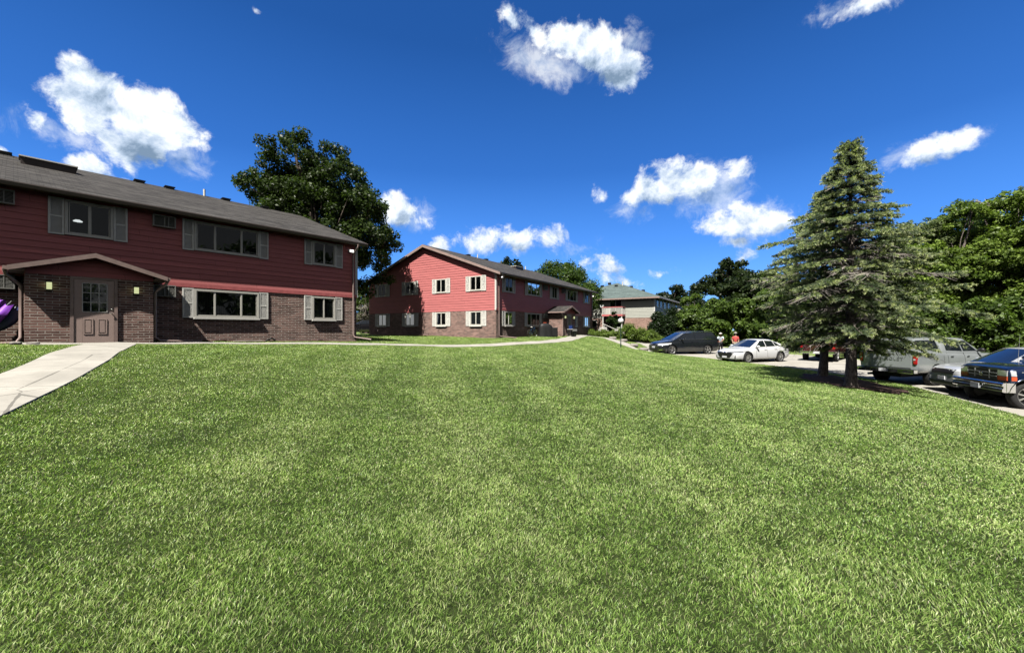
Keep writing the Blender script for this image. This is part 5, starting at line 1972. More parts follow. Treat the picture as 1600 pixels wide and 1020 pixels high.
# ---- silver pickup with a cap
sp = paint('silver_paint', (0.44, 0.48, 0.50), .35, .3)
spec = dict(paint=sp, wheels=(1.98, -1.72), wr=.405, track=.86, level=2, ww=.27,
            st=[(2.93, .55, 1.02, .70, .84, .74), (2.86, .46, 1.14, .84, .95, .82), (2.6, .44, 1.21, .88, .99, .86), (2.0, .44, 1.25, .90, 1.0, .90), (1.2, .44, 1.27, .90, 1.01, .92), (0, .44, 1.30, .90, 1.01, .94), (-1.22, .44, 1.32, .90, 1.01, .95), (-1.3, .44, 1.36, .90, 1.01, .97),
                (-2.2, .48, 1.38, .90, 1.01, .97), (-2.74, .50, 1.38, .90, 1.005, .96), (-2.84, .52, 1.37, .88, .99, .95), (-2.86, .54, 1.36, .86, .97, .93)],
            cab=((1.28, 1.26), (.48, 1.86), (-1.02, 1.88), (-1.27, 1.34), .93, .72), rear_glass=False,
            cap=((-1.30, 1.36), (-1.36, 1.88), (-2.68, 1.86), (-2.84, 1.37), .94, .76),
            glass_side=[[(.95, 1.36), (.06, 1.36), (.06, 1.78), (.48, 1.76)], [(-.02, 1.36), (-1.0, 1.40), (-.90, 1.78), (-.02, 1.79)], [(-1.42, 1.47), (-2.70, 1.46), (-2.60, 1.80), (-1.42, 1.81)]],
            seams=[(1.02, .52, 1.02, 1.26), (.02, .50, .02, 1.3), (-1.02, .7, -1.02, 1.3), (-1.28, .50, -1.28, 1.34)], handles=[(.14, 1.14), (-.88, 1.15)], handle_mat=M['chrome'], mirror=(.95, 1.40, .93), mirror_mat=M['black'], spokes=6)
pick, bv, _ = vehicle('pickup_truck', 'silver pickup with a dark windowed cap, seen from its tailgate behind the front spruce', 'pickup truck', (17.9, 17.4, -2.22), (.956, .292), spec, 'vehicles in the parking lot')
back(bv, pick, 'tailgate', -.80, .80, .74, 1.32, sp, .022, 6, 3)
back(bv, pick, 'tailgate_handle', -.14, .14, 1.18, 1.26, M['black'], .04)
back(bv, pick, 'cap_window', -.70, .70, 1.44, 1.78, M['car_glass'], .012)
for s in (-1, 1):
    y0, y1 = sorted((s * .84, s * .99))
    y0, y1 = sorted((s * .87, s * .985))
    MB().box(-2.895, -2.72, y0, y1, .88, 1.30).build('tail_light', M['lens_red'], pick, bevel=.03)
    y0, y1 = sorted((s * .89, s * .95))
    MB().box(-2.905, -2.896, y0, y1, 1.04, 1.10).build('reversing_lamp', M['lens'], pick)
mb = MB().box(-3.06, -2.80, -.98, .98, .52, .70)
mb.build('rear_bumper', M['chrome'], pick, bevel=.03)
MB().box(-3.075, -3.062, -.45, .45, .54, .66).build('bumper_step', M['black'], pick)
MB().box(-3.09, -3.076, -.16, .16, .56, .68).build('licence_plate', M['plate'], pick)
for s in (-1, 1):
    MB().box(-3.07, -3.061, s * .78 - .13, s * .78 + .13, .545, .635).build('bumper_step', M['black'], pick)
MB().tube([(-2.75, .55, .42), (-2.95, .62, .40)], .05, 8).build('exhaust', M['grey_metal'], pick, smooth=60)
MB().box(-2.9, 2.6, -.5, .5, .36, .50).build('chassis', M['black_matte'], pick)
txt = bpy.data.curves.new('lettering', 'FONT')
txt.body = 'CHEVROLET'
txt.size = .17
txt.align_x = 'CENTER'
txt.extrude = .004
txt.space_character = 1.25
tmp_o = bpy.data.objects.new('lettering', txt)
COL.objects.link(tmp_o)
bpy.context.view_layer.update()
txt_me = bpy.data.meshes.new_from_object(tmp_o.evaluated_get(bpy.context.evaluated_depsgraph_get()))
bpy.data.objects.remove(tmp_o)
to = bpy.data.objects.new('lettering', txt_me)
COL.objects.link(to)
to.parent = pick
to.location = (-2.893, 0, 1.02)
to.rotation_euler = (R(90), 0, R(-90))
txt_me.materials.append(M['letter'])

# ---- silver crossover
sp2 = paint('pale_silver_paint', (0.62, 0.64, 0.66), .2, .28)
spec = dict(paint=sp2, wheels=(1.42, -1.32), wr=.355, track=.80, level=2,
            st=[(2.30, .36, .74, .52, .66, .52), (2.24, .26, .88, .70, .80, .66), (2.0, .22, .98, .78, .88, .74), (1.5, .21, 1.04, .82, .91, .78), (1.0, .21, 1.08, .82, .92, .82), (0, .21, 1.10, .82, .92, .84), (-1.2, .22, 1.12, .82, .92, .84), (-2.0, .26, 1.14, .80, .90, .82), (-2.28, .36, 1.08, .70, .82, .72)],
            cab=((1.12, 1.06), (.22, 1.60), (-1.7, 1.64), (-2.22, 1.12), .84, .64),
            glass_side=[[(.70, 1.13), (-.22, 1.14), (-.22, 1.54), (.20, 1.53)], [(-.28, 1.14), (-1.12, 1.16), (-1.12, 1.55), (-.28, 1.55)], [(-1.2, 1.17), (-1.85, 1.22), (-1.65, 1.50), (-1.2, 1.54)]],
            seams=[(.72, .36, .72, 1.06), (-.25, .32, -.25, 1.1), (-1.16, .66, -1.16, 1.1)], handles=[(-.18, .95), (-1.08, .97)], mirror=(.68, 1.16, .84), spokes=5)
suv, bv, _ = vehicle('crossover', 'pale silver crossover squeezed between the silver pickup and the blue pickup, only its nose showing', 'car', (17.36, 13.80, -2.24), (-.96, .28), spec, 'vehicles in the parking lot')
front(bv, suv, 'grille', -.55, .55, .70, .88, M['black'], .014, taper=.05)
front(bv, suv, 'lower_grille', -.60, .60, .32, .46, M['black'], .012)
front(bv, suv, 'bumper_trim', -.66, .66, .27, .30, M['chrome'], .02)
front(bv, suv, 'licence_plate', -.16, .16, .50, .62, M['plate'], .03)
for s in (-1, 1):
    corner_lamp(bv, suv, 'headlight', s, 1.80, 2.2, .52, .82, .80, .86, .94, .89, M['lens'])
    front(bv, suv, 'fog_lamp', s * .70 - .10, s * .70 + .10, .50, .60, M['lens'], .014)

# ---- old dark blue pickup
bp = paint('navy_paint', (0.008, 0.022, 0.075), .35, .28)
spec = dict(paint=bp, wheels=(1.96, -1.80), wr=.40, track=.82, level=1, ww=.26, crown=.02,
            st=[(2.42, .62, 1.16, .90, .95, .88), (2.41, .60, 1.17, .92, .97, .90), (2.30, .58, 1.22, .92, .99, .91), (2.26, .48, 1.225, .92, .99, .91), (1.7, .46, 1.26, .92, 1.0, .91), (1.0, .46, 1.29, .92, 1.0, .92), (.9, .46, 1.29, .92, 1.0, .92), (-.75, .46, 1.30, .92, 1.0, .92), (-.8, .46, 1.32, .92, 1.0, .92),
                (-2.6, .50, 1.32, .92, 1.0, .92), (-2.66, .52, 1.31, .91, .99, .91)],
            cab=((1.02, 1.27), (.50, 1.87), (-.66, 1.88), (-.80, 1.31), .92, .76),
            glass_side=[[(.76, 1.36), (-.58, 1.36), (-.55, 1.79), (.46, 1.78)]],
            seams=[(.86, .52, .86, 1.28), (-.66, .50, -.66, 1.3), (-.82, .48, -.82, 1.3)], handles=[(-.5, 1.14)], handle_mat=M['chrome'], mirror=(.72, 1.40, .96), spokes=8)
blue, bv, _ = vehicle('pickup_truck', 'old dark blue pickup with a chrome bumper and upright grille nearest us on the right', 'pickup truck', (16.78, 11.85, -2.30), (-.951, .309), spec, 'vehicles in the parking lot')
front(bv, blue, 'grille', -.56, .56, .84, 1.12, M['black'], .015, nu=4, nv=2)
for zz in (.93, 1.02):
    front(bv, blue, 'grille_bar', -.55, .55, zz - .010, zz + .010, M['grey_metal'], .03, nu=4, nv=1)
for yy in (-.28, .28):
    front(bv, blue, 'grille_bar', yy - .012, yy + .012, .85, 1.11, M['grey_metal'], .03, nu=1, nv=3)
MB().lathe([(0.001, .012), (.06, .008), (.075, 0)], (2.47, 0, .975), 16, 'x').build('emblem', M['chrome'], blue, smooth=40)
for s in (-1, 1):
    y0, y1 = sorted((s * .58, s * .90))
    front(bv, blue, 'headlight', y0, y1, .96, 1.12, M['lens'], .02, nu=3, nv=3)
    front(bv, blue, 'turn_signal', y0, y1, .83, .95, M['lens_orange'], .02, nu=3, nv=2)
    side_quad(bv, blue, 'side_marker', [(2.38, .97), (2.27, .97), (2.27, 1.12), (2.38, 1.12)], M['lens'], s, .012)
    side_quad(bv, blue, 'side_marker', [(2.38, .84), (2.27, .84), (2.27, .955), (2.38, .955)], M['lens_orange'], s, .012)
    side_quad(bv, blue, 'rub_strip', [(2.15, 1.075), (-2.6, 1.075), (-2.6, 1.095), (2.15, 1.095)], M['grey_metal'], s, .012, 12, 1)
    arc = [(1.96 + .49 * math.cos(a), s * 1.0, .42 + .50 * math.sin(a)) for a in np.linspace(.15, PI - .15, 16)]
    MB().tube(arc, .016, 5).build('arch_trim', M['chrome'], blue, smooth=60)
mb = MB()
prof = [(2.30, .50), (2.56, .50), (2.60, .53), (2.60, .60), (2.57, .63), (2.57, .67), (2.60, .70), (2.59, .75), (2.55, .78), (2.30, .78)]
mb.prism([(a, b) for a, b in prof], -1.0, 1.0, 'y')
mb.build('front_bumper', M['chrome'], blue, bevel=.008)
for s in (-1, 1):
    mb = MB().prism([(2.32, .56), (2.50, .52), (2.50, .76), (2.32, .75)], min(s * .985, s * 1.01), max(s * .985, s * 1.01), 'y')
    mb.build('bumper_end', M['chrome'], blue)
MB().box(2.605, 2.62, -.17, .17, .53, .68).build('licence_plate', M['plate'], blue)
MB().box(-2.6, 2.3, -.5, .5, .36, .52).build('chassis', M['black_matte'], blue)
MB().box(2.27, 2.45, -.86, .86, .58, .80).build('valance', M['black'], blue)
MB().tube([(1.05, -.86, 1.27), (1.0, -.86, 2.15)], [.006, .003], 5).build('aerial', M['grey_metal'], blue)

# ---- maroon pickup across the lot, behind the spruce trunks
mp = paint('maroon_paint', (0.08, 0.014, 0.018), .3, .4)
spec = dict(paint=mp, wheels=(1.6, -1.6), wr=.37, track=.80, level=1, ww=.24,
            st=[(2.5, .55, 1.0, .78, .86, .78), (2.45, .5, 1.08, .84, .92, .82), (1.8, .44, 1.15, .86, .95, .84), (1.0, .44, 1.2, .86, .95, .86), (-.8, .44, 1.22, .86, .95, .88), (-2.45, .5, 1.24, .86, .95, .88), (-2.5, .52, 1.23, .85, .94, .87)],
            cab=((1.1, 1.18), (.45, 1.68), (-.6, 1.70), (-.8, 1.22), .86, .68),
            glass_side=[[(.75, 1.26), (-.55, 1.26), (-.5, 1.62), (.42, 1.61)]], seams=[(.85, .5, .85, 1.2), (-.7, .5, -.7, 1.2)], mirror=(.72, 1.3, .9), spokes=6)
mar, bv, _ = vehicle('pickup_truck', 'maroon pickup seen between the spruce trunks across the lot', 'pickup truck', (21.2, 27.6, -2.02), (.75, .66), spec, 'vehicles in the parking lot')
back(bv, mar, 'tailgate', -.76, .76, .62, 1.18, mp, .02)
MB().box(-2.68, -2.47, -.93, .93, .50, .66).build('rear_bumper', M['chrome'], mar, bevel=.02)
MB().box(-2.70, -2.682, -.16, .16, .52, .65).build('licence_plate', M['plate'], mar)
for s in (-1, 1):
    y0, y1 = sorted((s * .78, s * .92))
    back(bv, mar, 'tail_light', y0, y1, .82, 1.12, M['lens_red'], .015)

# ---- black car glimpsed between the two red buildings
kp = paint('black_paint', (0.012, 0.012, 0.014), .3, .25)
spec = dict(paint=kp, wheels=(1.42, -1.32), wr=.34, track=.80, level=1,
            st=[(2.28, .34, .70, .56, .70, .56), (2.1, .24, .92, .76, .86, .72), (1.1, .21, 1.04, .80, .91, .80), (0, .21, 1.08, .80, .92, .84), (-1.4, .22, 1.1, .80, .92, .84), (-2.2, .3, 1.08, .74, .86, .78)],
            cab=((1.1, 1.03), (.2, 1.56), (-1.6, 1.6), (-2.1, 1.1), .84, .64),
            glass_side=[[(.70, 1.12), (-.22, 1.13), (-.22, 1.50), (.20, 1.49)], [(-.28, 1.13), (-1.5, 1.16), (-1.4, 1.50), (-.28, 1.51)]], mirror=(.68, 1.14, .84), spokes=5)
blk, bv, _ = vehicle('parked_car', 'black car glimpsed in the gap between the two red buildings', 'car', (-17.0, 47.0, gz(-17.0, 47.0)), (-.9, -.43), spec)
for s in (-1, 1):
    corner_lamp(bv, blk, 'headlight', s, 1.8, 2.2, .5, .8, .72, .8, .9, .84, M['lens'])
# ------------------------------------------------------------------ people
def skin_chain(pts, radii, edges, name, m, parent, sub=2):
    me = bpy.data.meshes.new('tmp')
    me.from_pydata([Vector(p) for p in pts], edges, [])
    o = bpy.data.objects.new('tmp', me)
    COL.objects.link(o)
    sk = o.modifiers.new('skin', 'SKIN')
    sk.use_smooth_shade = True
    for i, r_ in enumerate(radii):
        me.skin_vertices[0].data[i].radius = r_ if hasattr(r_, '__len__') else (r_, r_)
    me.skin_vertices[0].data[0].use_root = True
    s = o.modifiers.new('sub', 'SUBSURF')
    s.levels = s.render_levels = sub
    bpy.context.view_layer.update()
    out = bpy.data.meshes.new_from_object(o.evaluated_get(bpy.context.evaluated_depsgraph_get()))
    bpy.data.objects.remove(o)
    out.materials.clear()
    out.materials.append(m)
    out.polygons.foreach_set('use_smooth', [True] * len(out.polygons))
    out.name = name
    r = bpy.data.objects.new(name, out)
    COL.objects.link(r)
    r.parent = parent
    return r


M['skin'] = plain('skin', (0.50, 0.29, 0.20), 0.5)
M['red_cloth'] = plain('red_cloth', (0.62, 0.10, 0.09), 0.85)
M['white_cloth'] = plain('pale_blue_cloth', (0.60, 0.68, 0.75), 0.85)
M['dark_cloth'] = plain('dark_cloth', (0.03, 0.03, 0.035), 0.9)
M['khaki'] = plain('khaki_cloth', (0.35, 0.30, 0.22), 0.9)
M['grey_hat'] = plain('grey_cap', (0.40, 0.38, 0.36), 0.9)
M['straw'] = plain('pale_hat', (0.75, 0.72, 0.66), 0.85)
M['hair'] = plain('hair', (0.10, 0.07, 0.05), 0.8)


def person(loc, rz, label, pose, shirt, legs, hat):
    root = empty('person', loc, rz, label, 'person', 'people behind the parked cars')
    J = dict(pelvis=(0, 0, .95), spine=(.01, 0, 1.12), chest=(.02, 0, 1.32), neck=(.02, 0, 1.49), head0=(.03, 0, 1.57), head=(.04, 0, 1.67), crown=(.035, 0, 1.76),
             shl=(.01, .17, 1.41), ell=(.02, .24, 1.14), wrl=(.14, .22, .93), shr=(.01, -.17, 1.41), elr=(.03, -.24, 1.15), wrr=(.20, -.20, 1.0),
             hil=(0, .09, .90), knl=(.03, .10, .49), anl=(-.01, .11, .08), tol=(.15, .12, .035), hir=(0, -.09, .90), knr=(.04, -.10, .49), anr=(.02, -.11, .08), tor=(.18, -.12, .035))
    J.update(pose)
    rad = dict(pelvis=(.15, .11), spine=(.14, .10), chest=(.165, .115), neck=.055, head0=.065, head=(.085, .10), crown=.055, shl=.062, ell=.044, wrl=.028, shr=.062, elr=.044, wrr=.028,
               hil=.088, knl=.06, anl=.04, tol=.034, hir=.088, knr=.06, anr=.04, tor=.034)
    chain = [('pelvis', 'spine'), ('spine', 'chest'), ('chest', 'neck'), ('neck', 'head0'), ('head0', 'head'), ('head', 'crown'), ('chest', 'shl'), ('shl', 'ell'), ('ell', 'wrl'), ('chest', 'shr'), ('shr', 'elr'), ('elr', 'wrr'),
             ('pelvis', 'hil'), ('hil', 'knl'), ('knl', 'anl'), ('anl', 'tol'), ('pelvis', 'hir'), ('hir', 'knr'), ('knr', 'anr'), ('anr', 'tor')]
    names = list(J)
    pts = [J[k] for k in names]
    rr = [rad[k] for k in names]
    ed = [(names.index(a), names.index(b)) for a, b in chain]
    # hands with five fingers grow from the wrists
    for w, e, s in (('wrl', 'ell', 1), ('wrr', 'elr', -1)):
        W_, E_ = Vector(J[w]), Vector(J[e])
        d = (W_ - E_).normalized()
        side = d.cross(Vector((0, 0, 1))).normalized()
        pal = len(pts)
        pts.append(tuple(W_ + d * .07))
        rr.append((.036, .018))
        ed.append((names.index(w), pal))
        for f in range(4):
            o_ = (f - 1.5) * .020
            a = len(pts)
            pts.append(tuple(W_ + d * .10 + side * o_))
            pts.append(tuple(W_ + d * (.145 - abs(f - 1.3) * .008) + side * o_ * 1.1 + Vector((0, 0, -.012))))
            rr += [.0085, .0065]
            ed += [(pal, a), (a, a + 1)]
        a = len(pts)
        pts.append(tuple(W_ + d * .045 + side * s * .045))
        pts.append(tuple(W_ + d * .085 + side * s * .06))
        rr += [.011, .009]
        ed += [(pal, a), (a, a + 1)]
    body = skin_chain(pts, rr, ed, 'body', M['skin'], root, 2)
    H = Vector(J['head'])
    face = MB().ball((H.x + .088, H.y, H.z - .015), .018, 6, (1, .8, 1.3))
    face.build('nose', M['skin'], body, smooth=60)
    for s in (-1, 1):
        MB().ball((H.x + .082, H.y + s * .032, H.z + .012), .010, 5).build('eye', M['dark_cloth'], body, smooth=60)
        MB().ball((H.x, H.y + s * .087, H.z - .01), .025, 6, (.7, .35, 1.1)).build('ear', M['skin'], body, smooth=60)
    MB().ball((H.x + .080, H.y, H.z - .055), .018, 6, (.5, 1.1, .3)).build('mouth', M['lens_red'], body, smooth=60)
    MB().ball((H.x - .022, H.y, H.z + .02), .098, 8, (.95, .92, 1.05)).build('hair', M['hair'], body, smooth=60)

    def cloth(keys, edges, grow, name, m):
        ks = keys
        return skin_chain([J[k] for k in ks], [tuple(x + grow for x in rad[k]) if hasattr(rad[k], '__len__') else rad[k] + grow for k in ks], [(ks.index(a), ks.index(b)) for a, b in edges], name, m, root, 2)
    J['nk'] = tuple(Vector(J['chest']).lerp(Vector(J['neck']), .6))
    rad['nk'] = .07
    J['sl'] = tuple(Vector(J['shl']).lerp(Vector(J['ell']), .8))
    J['sr'] = tuple(Vector(J['shr']).lerp(Vector(J['elr']), .8))
    rad['sl'] = rad['sr'] = .055
    cloth(['pelvis', 'spine', 'chest', 'nk', 'shl', 'sl', 'shr', 'sr'], [('pelvis', 'spine'), ('spine', 'chest'), ('chest', 'nk'), ('chest', 'shl'), ('shl', 'sl'), ('chest', 'shr'), ('shr', 'sr')], .018, 'shirt', shirt)
    J['pv'] = tuple(Vector(J['pelvis']) - Vector((0, 0, .02)))
    rad['pv'] = (.15, .115)
    cloth(['pv', 'hil', 'knl', 'anl', 'hir', 'knr', 'anr'], [('pv', 'hil'), ('hil', 'knl'), ('knl', 'anl'), ('pv', 'hir'), ('hir', 'knr'), ('knr', 'anr')], .014, 'trousers', legs)
    mb = MB().ball((H.x, H.y, H.z + .075), .105, 8, (1.05, 1, .75))
    mb.lathe([(.09, 0), (.125, -.012), (.127, -.006), (.09, .012)], (H.x + .03, H.y, H.z + .06), 16)
    mb.build('hat', hat, root, smooth=60)
    return root


person((17.0, 33.4, -1.98), R(-115), 'person in a pale hat and light top leaning forward behind the minivan', dict(chest=(.10, 0, 1.28), neck=(.16, 0, 1.43), head0=(.19, 0, 1.50), head=(.22, 0, 1.59), crown=(.225, 0, 1.68), spine=(.04, 0, 1.10),
       shl=(.10, .17, 1.37), shr=(.10, -.17, 1.37), ell=(.25, .22, 1.18), wrl=(.40, .12, 1.12), elr=(.25, -.22, 1.16), wrr=(.42, -.12, 1.05), knr=(.20, -.10, .55), anr=(.05, -.11, .10), tor=(.20, -.12, .05)),
       M['white_cloth'], M['dark_cloth'], M['straw'])
person((18.55, 34.0, -2.02), R(-120), 'person in a red shirt and grey hat standing beyond the white sedan', {}, M['red_cloth'], M['khaki'], M['grey_hat'])


# ------------------------------------------------------------------ lamp post
def globe_lamp():
    x, y = 7.97, 30.0
    root = empty('street_lamp', (x, y, gz(x, y)), 0, 'white globe lamp on a thin dark green post at the edge of the lawn', 'lamp post')
    gp = plain('green_post', (0.02, 0.05, 0.035), .5)
    MB().lathe([(.045, -.1), (.045, .25), (.035, .30), (.032, 1.66), (.05, 1.68), (.07, 1.74), (.05, 1.76)], (0, 0, 0), 14).build('post', gp, root, smooth=40)
    MB().ball((0, 0, 1.95), .205, 14).build('globe', plain('opal_globe', (0.85, 0.85, 0.82), .25, var=.02), root, smooth=60)


globe_lamp()


# ------------------------------------------------------------------ things by the middle building
def at2(x, y):
    w = loc2w(O2, A2, x, y)
    return (w[0], w[1], gz(*w))


def grill():
    root = empty('covered_grill', at2(-3.55, -1.0), R(14), 'large barbecue grill under a black cloth cover beside the bicycle', 'grill')
    rng = random.Random(3)
    rows = [(0.0, .70, .36, 0), (.10, .69, .35, 0), (.45, .66, .33, 0), (.80, .64, .33, -.02), (.95, .58, .31, -.06), (1.07, .48, .28, -.10), (1.15, .36, .22, -.12), (1.20, .18, .12, -.12)]
    vs, fs = [], []
    n = 40
    for z_, a, b, ox in rows:
        for k in range(n):
            t = 2 * PI * k / n
            fold = 1 + (.05 * math.sin(t * 9 + z_) + .03 * math.sin(t * 17)) * max(0, 1 - z_)
            c_, s_ = math.cos(t), math.sin(t)
            q = (abs(c_) ** 3.2 + abs(s_) ** 3.2) ** (-1 / 3.2)
            vs.append((ox + a * c_ * q * fold, b * s_ * q * fold, z_ + rng.uniform(-.006, .006)))
    for i in range(len(rows) - 1):
        for k in range(n):
            fs.append((i * n + k, i * n + (k + 1) % n, (i + 1) * n + (k + 1) % n, (i + 1) * n + k))
    fs.append(tuple((len(rows) - 1) * n + k for k in range(n)))
    MB().add(vs, fs).build('cover', plain('black_cover', (0.014, 0.014, 0.016), .55), root, smooth=45)
    MB().box(.50, 1.02, -.27, .27, .02, .82).build('shelf_cover', plain('black_cover_side', (0.014, 0.014, 0.016), .55), root, bevel=.05)
    o = MB().ball((-.1, 0, 1.23), .12, 8, (1.5, 1, .28)).build('red_lid_cloth', M['lens_orange'], root, smooth=60)
    tag(o, 'small red and white cloth lying on top of the grill cover')


grill()


def bicycle():
    root = empty('bicycle', at2(-5.6, -.75), A2, 'blue bicycle with a white seat leaning beside the covered grill', 'bicycle')
    fr = plain('blue_frame', (0.05, 0.14, 0.32), .3, .3)
    for x in (-.52, .52):
        mb = MB()
        pts = [(x + .33 * math.cos(a), 0, .33 + .33 * math.sin(a)) for a in np.linspace(0, 2 * PI, 29)]
        mb.tube(pts, .018, 6, cap=False)
        w = mb.build('wheel', M['tyre'], root, smooth=60)
        mb = MB()
        for k in range(14):
            a = 2 * PI * k / 14
            mb.tube([(x, .0, .33), (x + .31 * math.cos(a), 0, .33 + .31 * math.sin(a))], .0035, 3, cap=False)
        mb.tube([(x + .305 * math.cos(a), 0, .33 + .305 * math.sin(a)) for a in np.linspace(0, 2 * PI, 25)], .008, 4, cap=False)
        mb.build('rim', M['rim'], w)
    mb = MB()
    for p, q in (((-.52, 0, .33), (-.06, 0, .28)), ((-.06, 0, .28), (-.20, 0, .78)), ((-.52, 0, .33), (-.17, 0, .72)), ((-.06, 0, .28), (.36, 0, .72)), ((-.17, 0, .72), (.34, 0, .80)), ((.33, 0, .86), (.52, 0, .33))):
        mb.tube([p, q], .017, 8)
    mb.build('frame', fr, root, smooth=60)
    MB().tube([(.30, -.27, .98), (.32, -.14, 1.0), (.33, 0, .92), (.32, .14, 1.0), (.30, .27, .98)], .014, 8).build('handlebar', M['black'], root, smooth=60)
    MB().ball((-.22, 0, .86), .13, 8, (1.0, .6, .3)).build('seat', M['white'], root, smooth=60)
    mb = MB().tube([(-.06, -.09, .13), (-.06, -.09, .28), (-.06, .09, .28), (-.06, .09, .43)], .010, 6)
    mb.lathe([(.001, -.006), (.09, -.006), (.09, .006), (.001, .006)], (-.06, .03, .28), 18, 'y')
    mb.build('crankset', M['metal'], root, smooth=40)
    root.rotation_euler = (R(6), 0, A2)


bicycle()


def table():
    root = empty('side_table', at2(-1.0, -2.35), A2, 'small table with a white cloth by the porch door of the middle building', 'table')
    MB().box(-.45, .45, -.28, .28, .68, .71).build('table_top', M['white'], root, bevel=.006)
    MB().prism([(-.46, .52), (.46, .52), (.46, .68), (-.46, .68)], -.295, -.285, 'y').build('table_cloth_edge', M['white'], root)
    for x in (-.4, .4):
        for y in (-.23, .23):
            MB().tube([(x, y, 0), (x * .96, y * .96, .68)], .016, 6).build('leg', M['black'], root)
    r2 = empty('cooler', (*at2(-1.2, -2.35)[:2], root.location.z + .712), A2, 'dark blue box standing on the small table by the porch door', 'cooler')
    bl = plain('blue_plastic', (0.02, 0.05, 0.22), .4)
    MB().box(-.17, .17, -.14, .14, 0, .26).build('box', bl, r2, bevel=.02)
    MB().box(-.185, .185, -.155, .155, .262, .32).build('lid', bl, r2, bevel=.015)
    MB().tube([(-.19, 0, .2), (-.2, 0, .36), (.2, 0, .36), (.19, 0, .2)], .01, 6).build('handle', M['black'], r2)
    r3 = empty('storage_bin', at2(-.75, -2.4), A2, 'black bin standing under the small table by the porch door', 'bin')
    MB().prism([(-.18, 0), (.18, 0), (.22, .5), (-.22, .5)], -.17, .17, 'y').build('tub', M['black'], r3, bevel=.02)
    MB().box(-.235, .235, -.19, .19, .502, .54).build('lid', M['black'], r3, bevel=.012)


table()


# ------------------------------------------------------------------ by the near building
def parasol():
    """a folded, half open fabric parasol lying against the wall left of the porch"""
    w = loc2w(O1, A1, -1.98, -.55)
    root = empty('folded_parasol', (w[0], w[1], gz(*w) + .02), A1, 'bright purple and dark blue folded fabric parasol leaning by the wall left of the porch', 'parasol')
    vio = plain('violet_fabric', (0.30, 0.07, 0.62), .5, var=.1)
    nav = plain('navy_fabric', (0.02, 0.03, 0.12), .55)
    pal = plain('pale_lilac_fabric', (0.62, 0.66, 0.78), .5)
    tip, end = Vector((-.45, -.02, .12)), Vector((.22, -.02, 1.12))
    ax = (end - tip).normalized()
    u = ax.cross(Vector((0, 1, 0))).normalized()
    v = ax.cross(u)
    n, m = 42, 12
    L = (end - tip).length
    for nm, mt, a0, a1 in (('violet_panel', vio, 0, 20), ('navy_panel', nav, 20, 32), ('pale_panel', pal, 32, 42)):
        vs, fs = [], []
        for i in range(m + 1):
            t = i / m
            r_ = .05 + .34 * math.sin(min(1, t * 1.15) * PI * .62) ** 1.1 - .10 * max(0, t - .8) * 5
            for k in range(a0, a1 + 1):
                a = 2 * PI * k / n - .9
                f = 1 + .20 * math.sin(a * 7 + 2.2 * t) + .07 * math.sin(a * 15 + 4 * t)
                p = tip + ax * (L * t + .06 * math.sin(a * 7) * t) + (u * math.cos(a) + v * math.sin(a)) * r_ * f
                vs.append(tuple(p))
        q = a1 - a0 + 1
        for i in range(m):
            for k in range(q - 1):
                fs.append((i * q + k, i * q + k + 1, (i + 1) * q + k + 1, (i + 1) * q + k))
        MB().add(vs, fs).build(nm, mt, root, smooth=60, recalc=False)
    MB().tube([tip - ax * .1, end + ax * .12], .014, 6).build('pole', M['grey_metal'], root)


parasol()


def stone(x, y, sx, sy, sz, rz, label, seed, group=None, name='stone', lift=0.0):
    rng = random.Random(seed)
    bm = bmesh.new()
    bmesh.ops.create_icosphere(bm, subdivisions=3, radius=1)
    for v_ in bm.verts:
        p = v_.co
        k = 1 + .10 * math.sin(p.x * 4 + seed) * math.cos(p.y * 5 + seed * 2) + rng.uniform(-.03, .03)
        c_ = Vector([math.copysign(abs(c) ** .7, c) for c in p]) * k
        v_.co = Vector((c_.x * sx / 2, c_.y * sy / 2, c_.z * sz / 2 + sz * .35))
    me = bpy.data.meshes.new(name)
    bm.to_mesh(me)
    bm.free()
    me.materials.append(M['stone'])
    me.polygons.foreach_set('use_smooth', [True] * len(me.polygons))
    o = bpy.data.objects.new(name, me)
    COL.objects.link(o)
    o.location = (x, y, gz(x, y) + lift)
    o.rotation_euler = (0, 0, rz)
    return tag(o, label, 'stone', group)


for lx, ly, s_, lab in ((-1.62, -1.75, .24, 'left small pale stone at the foot of the near porch downspout'), (-1.30, -1.95, .26, 'right small pale stone at the foot of the near porch downspout')):
    w = loc2w(O1, A1, lx, ly)
    stone(*w, s_, s_ * .8, .10, A1, lab, int(lx * 50), 'stones by the near porch')
for i, (x, y, lab) in enumerate(((9.9, 40.2, 'stone block at the top of the steps in the distant walk'), (10.3, 37.9, 'second stone block down the slope of the distant walk'),
                                 (10.6, 35.6, 'third stone block down the slope of the distant walk'), (10.9, 33.9, 'lowest stone block beside the distant walk near the minivan'))):
    stone(x, y, .75, .5, .30, .3, lab, 20 + i, 'stone blocks along the distant walk')


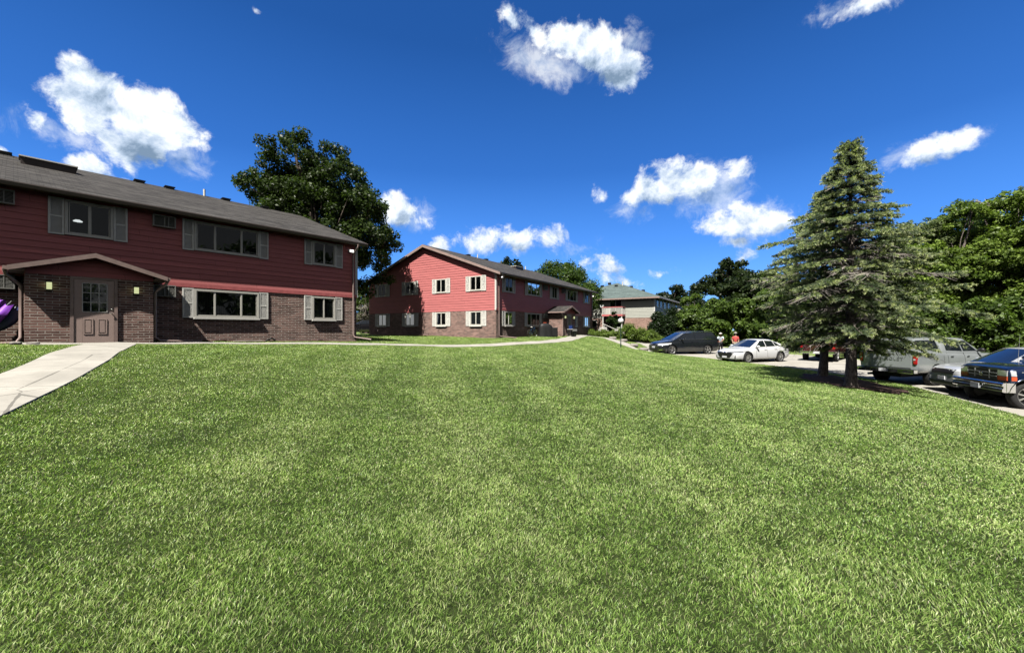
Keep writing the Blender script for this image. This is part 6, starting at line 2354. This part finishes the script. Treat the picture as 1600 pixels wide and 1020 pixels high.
def splash():
    w = loc2w(O1, A1, 4.9, -.35)
    root = empty('garden_edging', (w[0], w[1], gz(*w)), A1, 'short weathered board lying on the soil below the wide lower window', 'board')
    MB().box(-.75, .35, -.06, .06, .02, .07).build('board', plain('weathered_board', (0.38, 0.32, 0.27), .85, var=.25), root, bevel=.01)
    MB().tube([(.45, .0, .03), (.60, -.03, .10), (.72, .02, .16), (.86, .0, .05)], .035, 7).build('hose_end', M['black'], root, smooth=60)


splash()


def soil_strip():
    mb = MB()
    V, F = [], []
    xs = np.linspace(1.5, 9.8, 60)
    rng = random.Random(9)
    for x in xs:
        for y in (.02, -.10, -.24 - .06 * math.sin(x * 3) - rng.uniform(0, .05)):
            w = loc2w(O1, A1, x, y)
            V.append((w[0], w[1], gz(*w) + .018 + (.03 if y > -.2 else 0)))
    for i in range(len(xs) - 1):
        for k in range(2):
            a = i * 3 + k
            F.append((a, a + 1, a + 4, a + 3))
    tag(np_mesh('soil_strip', np.array(V), np.array(F), M['mulch']), kind='structure')


soil_strip()


def garden_flag():
    x, y = -9.75, 26.0
    root = empty('garden_flag', (x, y, gz(x, y)), 0, 'small white ornament on a thin stake beyond the corner of the near building', 'garden ornament')
    MB().tube([(0, 0, -.1), (0, 0, .62)], .008, 5).build('stake', M['grey_metal'], root)
    mb = MB()
    for k in range(5):
        a = 2 * PI * k / 5 + .5
        b = a + .75
        mb.prism([(0, .72), (.20 * math.cos(a), .72 + .20 * math.sin(a)), (.24 * math.cos(b), .72 + .24 * math.sin(b))], -.012 - .006 * k, .0 - .006 * k, 'y')
    mb.build('pinwheel', M['white'], root)


garden_flag()


def handrail():
    root = empty('handrail', (11.9, 48.5, gz(11.9, 48.5)), R(-32), 'white sloping handrail coming down through the shrubs by the patio', 'railing')
    MB().tube([(-1.2, 0, 1.55), (1.6, 0, .35)], .03, 6).build('rail', M['white'], root)
    for x in (-1.0, .2, 1.4):
        MB().tube([(x, 0, -.1), (x, 0, 1.46 - (x + 1.0) * .43)], .025, 6).build('post', M['white'], root)


handrail()
